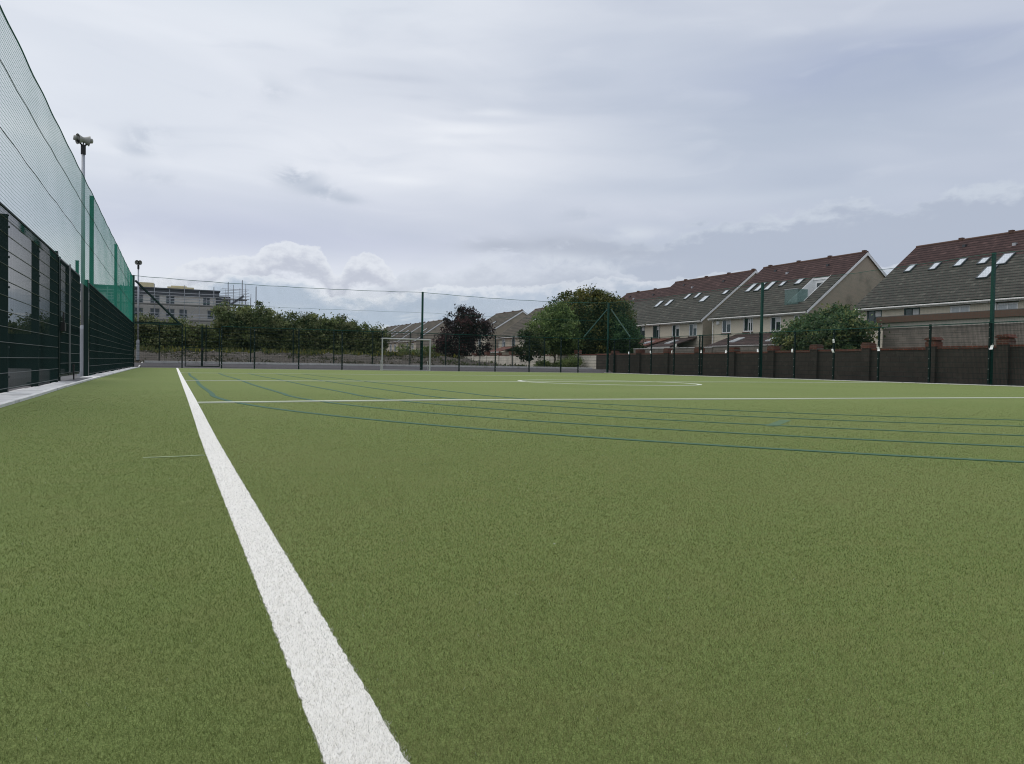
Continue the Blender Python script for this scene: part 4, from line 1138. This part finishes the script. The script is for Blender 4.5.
# weeds and rubble on the bank
rg = np.random.default_rng(77)
def weeds(name, n, reg, cols, size, hh, seed):
    rg = np.random.default_rng(seed); V = []; Cc = []
    xs_ = rg.uniform(reg[0], reg[1], n); ys_ = rg.uniform(reg[2], reg[3], n)
    dens = np.sin(xs_ * .8 + 1.7 * np.sin(ys_ * .6)) + np.sin(xs_ * 2.3 + ys_) * .6
    ok = dens + rg.normal(0, .5, n) > 0
    for x, y in zip(xs_[ok], ys_[ok]):
        z = gz(x, y); t = rg.uniform(0, 6.28); s = size * rg.uniform(.5, 1.5); h = hh * rg.uniform(.4, 1.3); lx, ly_ = rg.normal(0, .3 * h, 2)
        c_ = np.array(cols[rg.integers(len(cols))]) * rg.uniform(.7, 1.3)
        V += [(x - s * math.cos(t), y - s * math.sin(t), z + h * .3), (x, y, z - .02), (x + s * math.cos(t), y + s * math.sin(t), z + h * .45), (x + lx, y + ly_, z + h)]
        Cc += [tuple(c_) + (1,)] * 4
    me = bpy.data.meshes.new(name); me.from_pydata(V, [], [(4 * i, 4 * i + 1, 4 * i + 2, 4 * i + 3) for i in range(len(V) // 4)])
    a_ = me.color_attributes.new('Col', 'FLOAT_COLOR', 'POINT'); a_.data.foreach_set('color', np.array(Cc).ravel())
    me.materials.append(LEAF); o = bpy.data.objects.new(name, me); COL.objects.link(o); return props(o, kind='stuff')


o = weeds('weeds', 9000, (-5, 21, 55.2, 62), [(.09, .105, .03), (.07, .09, .03), (.12, .12, .05), (.10, .11, .04), (.19, .175, .025), (.06, .08, .03)], .05, .34, 1); props(o, 'green and yellow flowering weeds along the top of the soil bank', 'weeds')
o = weeds('low_weeds', 6000, (-4, 29, 49.0, 56), [(.07, .075, .035), (.10, .09, .06), (.05, .06, .03), (.11, .10, .07)], .05, .12, 2); props(o, 'sparse dry weeds scattered over the soil bank', 'weeds')
o = weeds('wall_weeds', 2600, (18, 29, 49.2, 82), [(.07, .09, .03), (.05, .07, .025), (.09, .10, .04)], .06, .2, 3); props(o, 'low green weeds on the ground before the cream wall', 'weeds')
mb = MB(); rg = random.Random(5)
for i in range(900):
    x, y = rg.uniform(-5, 29), rg.uniform(48.7, 56.5); z = gz(x, y); s = rg.uniform(.02, .075)
    c_ = Vector((x, y, z + s * .3)); vs = [c_ + Vector((rg.uniform(.6, 1.2) * s * dx, rg.uniform(.6, 1.2) * s * dy, rg.uniform(.5, 1) * s * dz)) for dx, dy, dz in ((1, 0, 0), (-1, 0, 0), (0, 1, 0), (0, -1, 0), (0, 0, 1), (0, 0, -1))]
    mb.add(vs, [(0, 2, 4), (2, 1, 4), (1, 3, 4), (3, 0, 4), (2, 0, 5), (1, 2, 5), (3, 1, 5), (0, 3, 5)])
props(build('rubble', mb, mat('pale_rubble', (.24, .215, .18), .9, .3, 6), org=Vector((0, 0, 0))), 'pale stones scattered over the soil bank', 'rubble', kind='stuff')

# ------------------------------------------------------------------ camera
def cam_axes():
    cy, sy = math.cos(YAW), math.sin(YAW)
    f = Vector((sy * math.cos(PITCH), cy * math.cos(PITCH), math.sin(PITCH)))
    r0 = Vector((cy, -sy, 0)); u0 = r0.cross(f)
    c_, s_ = math.cos(ROLL), math.sin(ROLL)
    return c_ * r0 + s_ * u0, -s_ * r0 + c_ * u0, f


r_, u_, f_ = cam_axes()
cd = bpy.data.cameras.new('camera'); co = bpy.data.objects.new('camera', cd); COL.objects.link(co)
co.matrix_world = Matrix(((r_.x, u_.x, -f_.x, 0), (r_.y, u_.y, -f_.y, 0), (r_.z, u_.z, -f_.z, CAMZ), (0, 0, 0, 1)))
cd.sensor_width = 36; cd.lens = FPX / 1024 * 36; cd.clip_start = .05; cd.clip_end = 4000
scene.camera = co

# ------------------------------------------------------------------ light
SUN_EL, SUN_AZ = R(52), YAW - R(55)        # azimuth measured clockwise from +Y
sd = bpy.data.lights.new('sun', 'SUN'); so = bpy.data.objects.new('sun', sd); COL.objects.link(so)
sd.energy = 1.2; sd.angle = R(25); sd.color = (1, .96, .9)
sdir = Vector((math.sin(SUN_AZ) * math.cos(SUN_EL), math.cos(SUN_AZ) * math.cos(SUN_EL), math.sin(SUN_EL)))
so.rotation_euler = sdir.to_track_quat('Z', 'Y').to_euler(); so.location = (0, 0, 60)

w = bpy.data.worlds.new('World'); scene.world = w; w.use_nodes = True
nt = NT(w.node_tree); bg = nt.n['Background']
sky = nt.n.new('ShaderNodeTexSky'); sky.sky_type = 'NISHITA'; sky.sun_disc = False
sky.sun_elevation = SUN_EL; sky.sun_rotation = SUN_AZ
d = nt.sep(nt.n.new('ShaderNodeTexCoord').outputs['Generated'])
az = nt.m('MULTIPLY', nt.m('SUBTRACT', nt.m('ARCTAN2', d[0], d[1]), YAW), 57.2958)
el = nt.m('MULTIPLY', nt.m('ARCSINE', d[2]), 57.2958)
def prof(pts):
    """cloud bank outline: elevation (deg) of its top against azimuth (deg)"""
    n = nt.n.new('ShaderNodeFloatCurve'); cu = n.mapping.curves[0]
    X = lambda a: (a + 60) / 120
    pl = [(-60, pts[0][1])] + list(pts) + [(60, pts[-1][1])]
    cu.points[0].location = (0, pl[0][1] / 20); cu.points[1].location = (1, pl[-1][1] / 20)
    for a, e in pl[1:-1]: cu.points.new(X(a), e / 20)
    n.mapping.update()
    nt.put(n.inputs['Value'], nt.m('DIVIDE', nt.m('ADD', az, 60), 120, clamp=True))
    return nt.m('MULTIPLY', n.outputs[0], 20)


s2 = nt.comb(nt.m('MULTIPLY', az, .020), nt.m('MULTIPLY', nt.m('ADD', el, nt.m('MULTIPLY', az, .05)), .11), 5.0)
sv = nt.comb(nt.m('MULTIPLY', az, .05), nt.m('MULTIPLY', el, .17), 0.0)         # stretched stratus coordinates
cv = nt.comb(nt.m('MULTIPLY', az, .10), nt.m('MULTIPLY', el, .16), 3.0)         # billow coordinates
n5 = nt.noise(s2, 1.7, 3, .5, .4); n1 = nt.noise(sv, 1.2, 5, .5, .6); n2 = nt.noise(sv, 2.4, 5, .5, .7); n3 = nt.noise(cv, 2.6, 9, .58, .3); n4 = nt.noise(cv, 9, 8, .6)
n3b = nt.noise(nt.comb(nt.m('MULTIPLY', az, .09), nt.m('MULTIPLY', el, .26), 9.0), 2.4, 7, .55, .4)
blob = lambda a, e, ra, re: nt.m('POWER', 2.718, nt.m('MULTIPLY', -1, nt.m('ADD', nt.m('POWER', nt.m('DIVIDE', nt.m('SUBTRACT', az, a), ra), 2), nt.m('POWER', nt.m('DIVIDE', nt.m('SUBTRACT', el, e), re), 2))))


def puff(c, a, e, ra, re, k, col, lo=.35, hi=.62, nz=None):
    return nt.mix(nt.m('MULTIPLY', nt.m('MULTIPLY', blob(a, e, ra, re), nt.ss(nz or n3, lo, hi)), k), c, col)


# high overcast sheet
lr = nt.ss(nt.m('ADD', az, nt.m('MULTIPLY', nt.m('SUBTRACT', n1, .5), 36)), -20, 24)
c = nt.mix(lr, lin(232, 236, 244), lin(192, 200, 216))
c = nt.mix(nt.m('MULTIPLY', blob(-9, 16, 15, 5.5), .9), c, lin(237, 240, 247))
c = nt.mix(nt.m('MULTIPLY', blob(-30, 18, 12, 5), .6), c, lin(232, 237, 245))
c = nt.mix(nt.m('MULTIPLY', blob(-22, 26, 16, 3), .6), c, lin(214, 223, 233))
c = nt.mix(nt.m('MULTIPLY', blob(26, 20.0, 13, 2.6), .95), c, lin(170, 181, 206))
c = nt.mix(nt.m('MULTIPLY', blob(20, 16.6, 12, 1.6), .6), c, lin(182, 193, 210))
c = nt.mix(nt.m('MULTIPLY', blob(9, 22, 10, 4.0), .55), c, lin(194, 203, 219))
c = nt.mix(nt.m('MULTIPLY', blob(20, 14.2, 12, 1.2), .5), c, lin(201, 209, 223))
c = nt.mix(nt.m('MULTIPLY', blob(12, 13.2, 9, .9), .55), c, lin(184, 194, 211))
c = nt.mix(nt.m('MULTIPLY', blob(20, 12.2, 9, .7), .5), c, lin(207, 216, 227))
c = nt.mix(nt.m('MULTIPLY', blob(-2, 11.6, 34, 1.3), .45), c, lin(203, 209, 224))
c = nt.mix(nt.m('MULTIPLY', blob(-18, 9.2, 24, 2.2), .9), c, lin(194, 200, 220))
c = nt.mix(nt.m('MULTIPLY', blob(2, 10.4, 14, 1.6), .6), c, lin(202, 208, 221))
c = nt.mix(nt.m('MULTIPLY', nt.ss(n2, .50, .75), .22), c, lin(196, 204, 219))
c = nt.mix(nt.m('MULTIPLY', nt.ss(n2, .48, .25), .16), c, lin(235, 239, 246))
st = nt.m('MULTIPLY_ADD', lr, .35, .20)
c = nt.mix(nt.m('MULTIPLY', nt.ss(n5, .45, .68), st), c, lin(176, 187, 206))
c = nt.mix(nt.m('MULTIPLY', nt.ss(n5, .48, .30), .30), c, lin(224, 229, 238))
for a, e, ra, re, k in ((-16.4, 13.3, 1.6, .75, .95), (-14.6, 12.5, 1.7, .5, .9), (-12.9, 12.0, 1.4, .35, .7), (-26.3, 14.9, 1.5, .8, .6), (-27, 14.0, 1.2, .5, .6), (-26, 12.3, 2.2, .4, .4), (5, 11.4, 1.6, .6, .5), (-18, 19.0, 1.2, .8, .35)):
    c = puff(c, a, e, ra, re, k, lin(184, 193, 208), .38, .56)
for a, e, ra, re, k in ((-9.5, 20.6, 3.4, .28, .55), (-7, 19.4, 3, .22, .35)): c = puff(c, a, e, ra, re, k, lin(196, 203, 217), .3, .5, n2)
for a, e, ra, re, k in ((-4, 17.4, 3.4, .35, .6), (-5.5, 16.5, 3, .3, .5), (-9, 13.6, 2.4, .3, .6), (-2, 18.6, 2.4, .3, .5)): c = puff(c, a, e, ra, re, k, lin(240, 243, 249), .3, .5, n2)


def bank(c, pts, amp, edge, top, low, depth, fade=1.0, a0=None, kn=.6, cut=None, kf=1.0, kb=0.0, kc=1.5):
    T = nt.m('ADD', prof(pts), nt.m('ADD', nt.m('MULTIPLY', nt.m('SUBTRACT', n3, .5), amp * 2.4), nt.m('MULTIPLY', nt.m('SUBTRACT', n4, .5), amp * kf)))
    dd = nt.m('SUBTRACT', T, el)
    mk = nt.m('MULTIPLY', nt.ss(dd, 0, edge), fade)
    if cut: mk = nt.m('MULTIPLY', mk, nt.ss(nt.m('ADD', dd, nt.m('MULTIPLY', nt.m('SUBTRACT', n4, .5), kc)), cut[1], cut[0]))
    if a0: mk = nt.m('MULTIPLY', mk, nt.ss(az, a0[0], a0[1]))
    col = nt.mix(nt.ss(nt.m('ADD', dd, nt.m('ADD', nt.m('MULTIPLY', nt.m('SUBTRACT', n4, .5), depth * kn), nt.m('MULTIPLY', nt.m('SUBTRACT', n3b, .5), depth * kb))), .0, depth), top, low)
    return nt.mix(mk, c, col)


# grey bank over the houses
c = bank(c, [(-34, 9.4), (-20, 9.8), (-7, 9.6), (0, 9.7), (3.7, 9.5), (6.8, 9.6), (9.8, 9.2), (13.5, 10.6), (17.1, 11.2), (21.3, 11.4), (27.7, 11.5), (31.2, 12), (35, 12.3)], 1.5, .5,
         lin(203, 211, 223), lin(178, 187, 204), 1.5, .85, (-4, 9), .6, None, .8, 2.6)
for a, e, ra, re, k in ((-1, 9.0, 3.2, .7, .8), (4, 9.2, 3.0, .8, .8), (8, 8.6, 3.5, .6, .6)): c = puff(c, a, e, ra, re, k, lin(178, 185, 200), .36, .55, n3b)
for a, e, ra, re, k in ((1, 8.0, 5, .6, .7), (9, 10.0, 2.4, .5, .6), (6, 7.6, 5, .5, .6)): c = puff(c, a, e, ra, re, k, lin(219, 225, 234), .40, .60)
# two small heaps low on the left
c = bank(c, [(-40, 2), (-26, 5.6), (-23.6, 6.9), (-21.8, 7.5), (-19.6, 7.5), (-18.6, 8.2), (-17.0, 8.75), (-15.4, 8.55), (-14.2, 8.0), (-13.3, 6.6), (-12.6, 7.7), (-11.3, 8.2), (-10.0, 7.8), (-9.0, 6.6), (-8.0, 6.0), (-4, 5)], 0.5, .2,
         lin(226, 230, 238), lin(193, 198, 212), 2.2, .95, None, 1.3, (1.9, 2.8), 2.6, 1.0, 1.0)
c = bank(c, [(-40, 3), (-10, 5.8), (-8.6, 7.0), (-7, 7.4), (-5.6, 7.0), (-4, 7.6), (-2.5, 8.0), (.6, 7.6), (3.7, 7.9), (8.3, 7.2), (14.3, 6.2)], 0.7, .3,
         lin(212, 218, 229), lin(188, 195, 209), 1.5, .6, None, .9, (1.6, 2.6), 1.6, .6)
c = bank(c, [(-35, 4.6), (-26.7, 5.2), (-22.5, 5.6), (-20.5, 6.2), (-18.2, 6.25), (-16.4, 6.1), (-15, 5.5), (-13.1, 4.9), (-8.6, 5.4), (-6.3, 5.9), (-2.5, 6.2), (.6, 6.2), (3.7, 6.4), (6.8, 6.6), (10.6, 6.8), (20, 7.2)], 0.7, .2,
         lin(224, 229, 237), lin(178, 192, 210), 1.2, nt.m('MULTIPLY_ADD', nt.ss(az, -6, 8), -.4, .92), None, 1.0, None, 1.6, 1.2)
hz = nt.m('MULTIPLY', nt.ss(el, 4.6, 2.2), 1.0)
c = nt.mix(nt.m('MULTIPLY', hz, .8), c, nt.mix(nt.ss(nt.noise(sv, 5, 7, .6, .8), .5, .60), lin(180, 195, 212), lin(222, 229, 235)))
# brighter overcast towards the zenith, dim ground below the horizon
zen = nt.m('MULTIPLY_ADD', nt.ss(el, 30, 75), 1.05, 1.0)
c = nt.mix(1.0, c, nt.comb(zen, zen, zen), 'MULTIPLY')
ten = nt.mix(1.0, c, (10, 10, 10), 'MULTIPLY')
full = nt.mix(.95, sky.outputs[0], ten)
full = nt.mix(nt.ss(el, 0, -1.5), full, (1.6, 1.65, 1.5))
nt.l.new(full, bg.inputs['Color']); bg.inputs['Strength'].default_value = .1

# ------------------------------------------------------------------ render settings
scene.view_settings.view_transform = 'Standard'; scene.view_settings.look = 'None'
scene.view_settings.gamma = 1; scene.view_settings.exposure = 0; scene.view_settings.use_curve_mapping = False
scene.render.resolution_x = 1024; scene.render.resolution_y = 764
scene.cycles.filter_width = 1.1
scene.cycles.max_bounces = 6; scene.cycles.transparent_max_bounces = 8
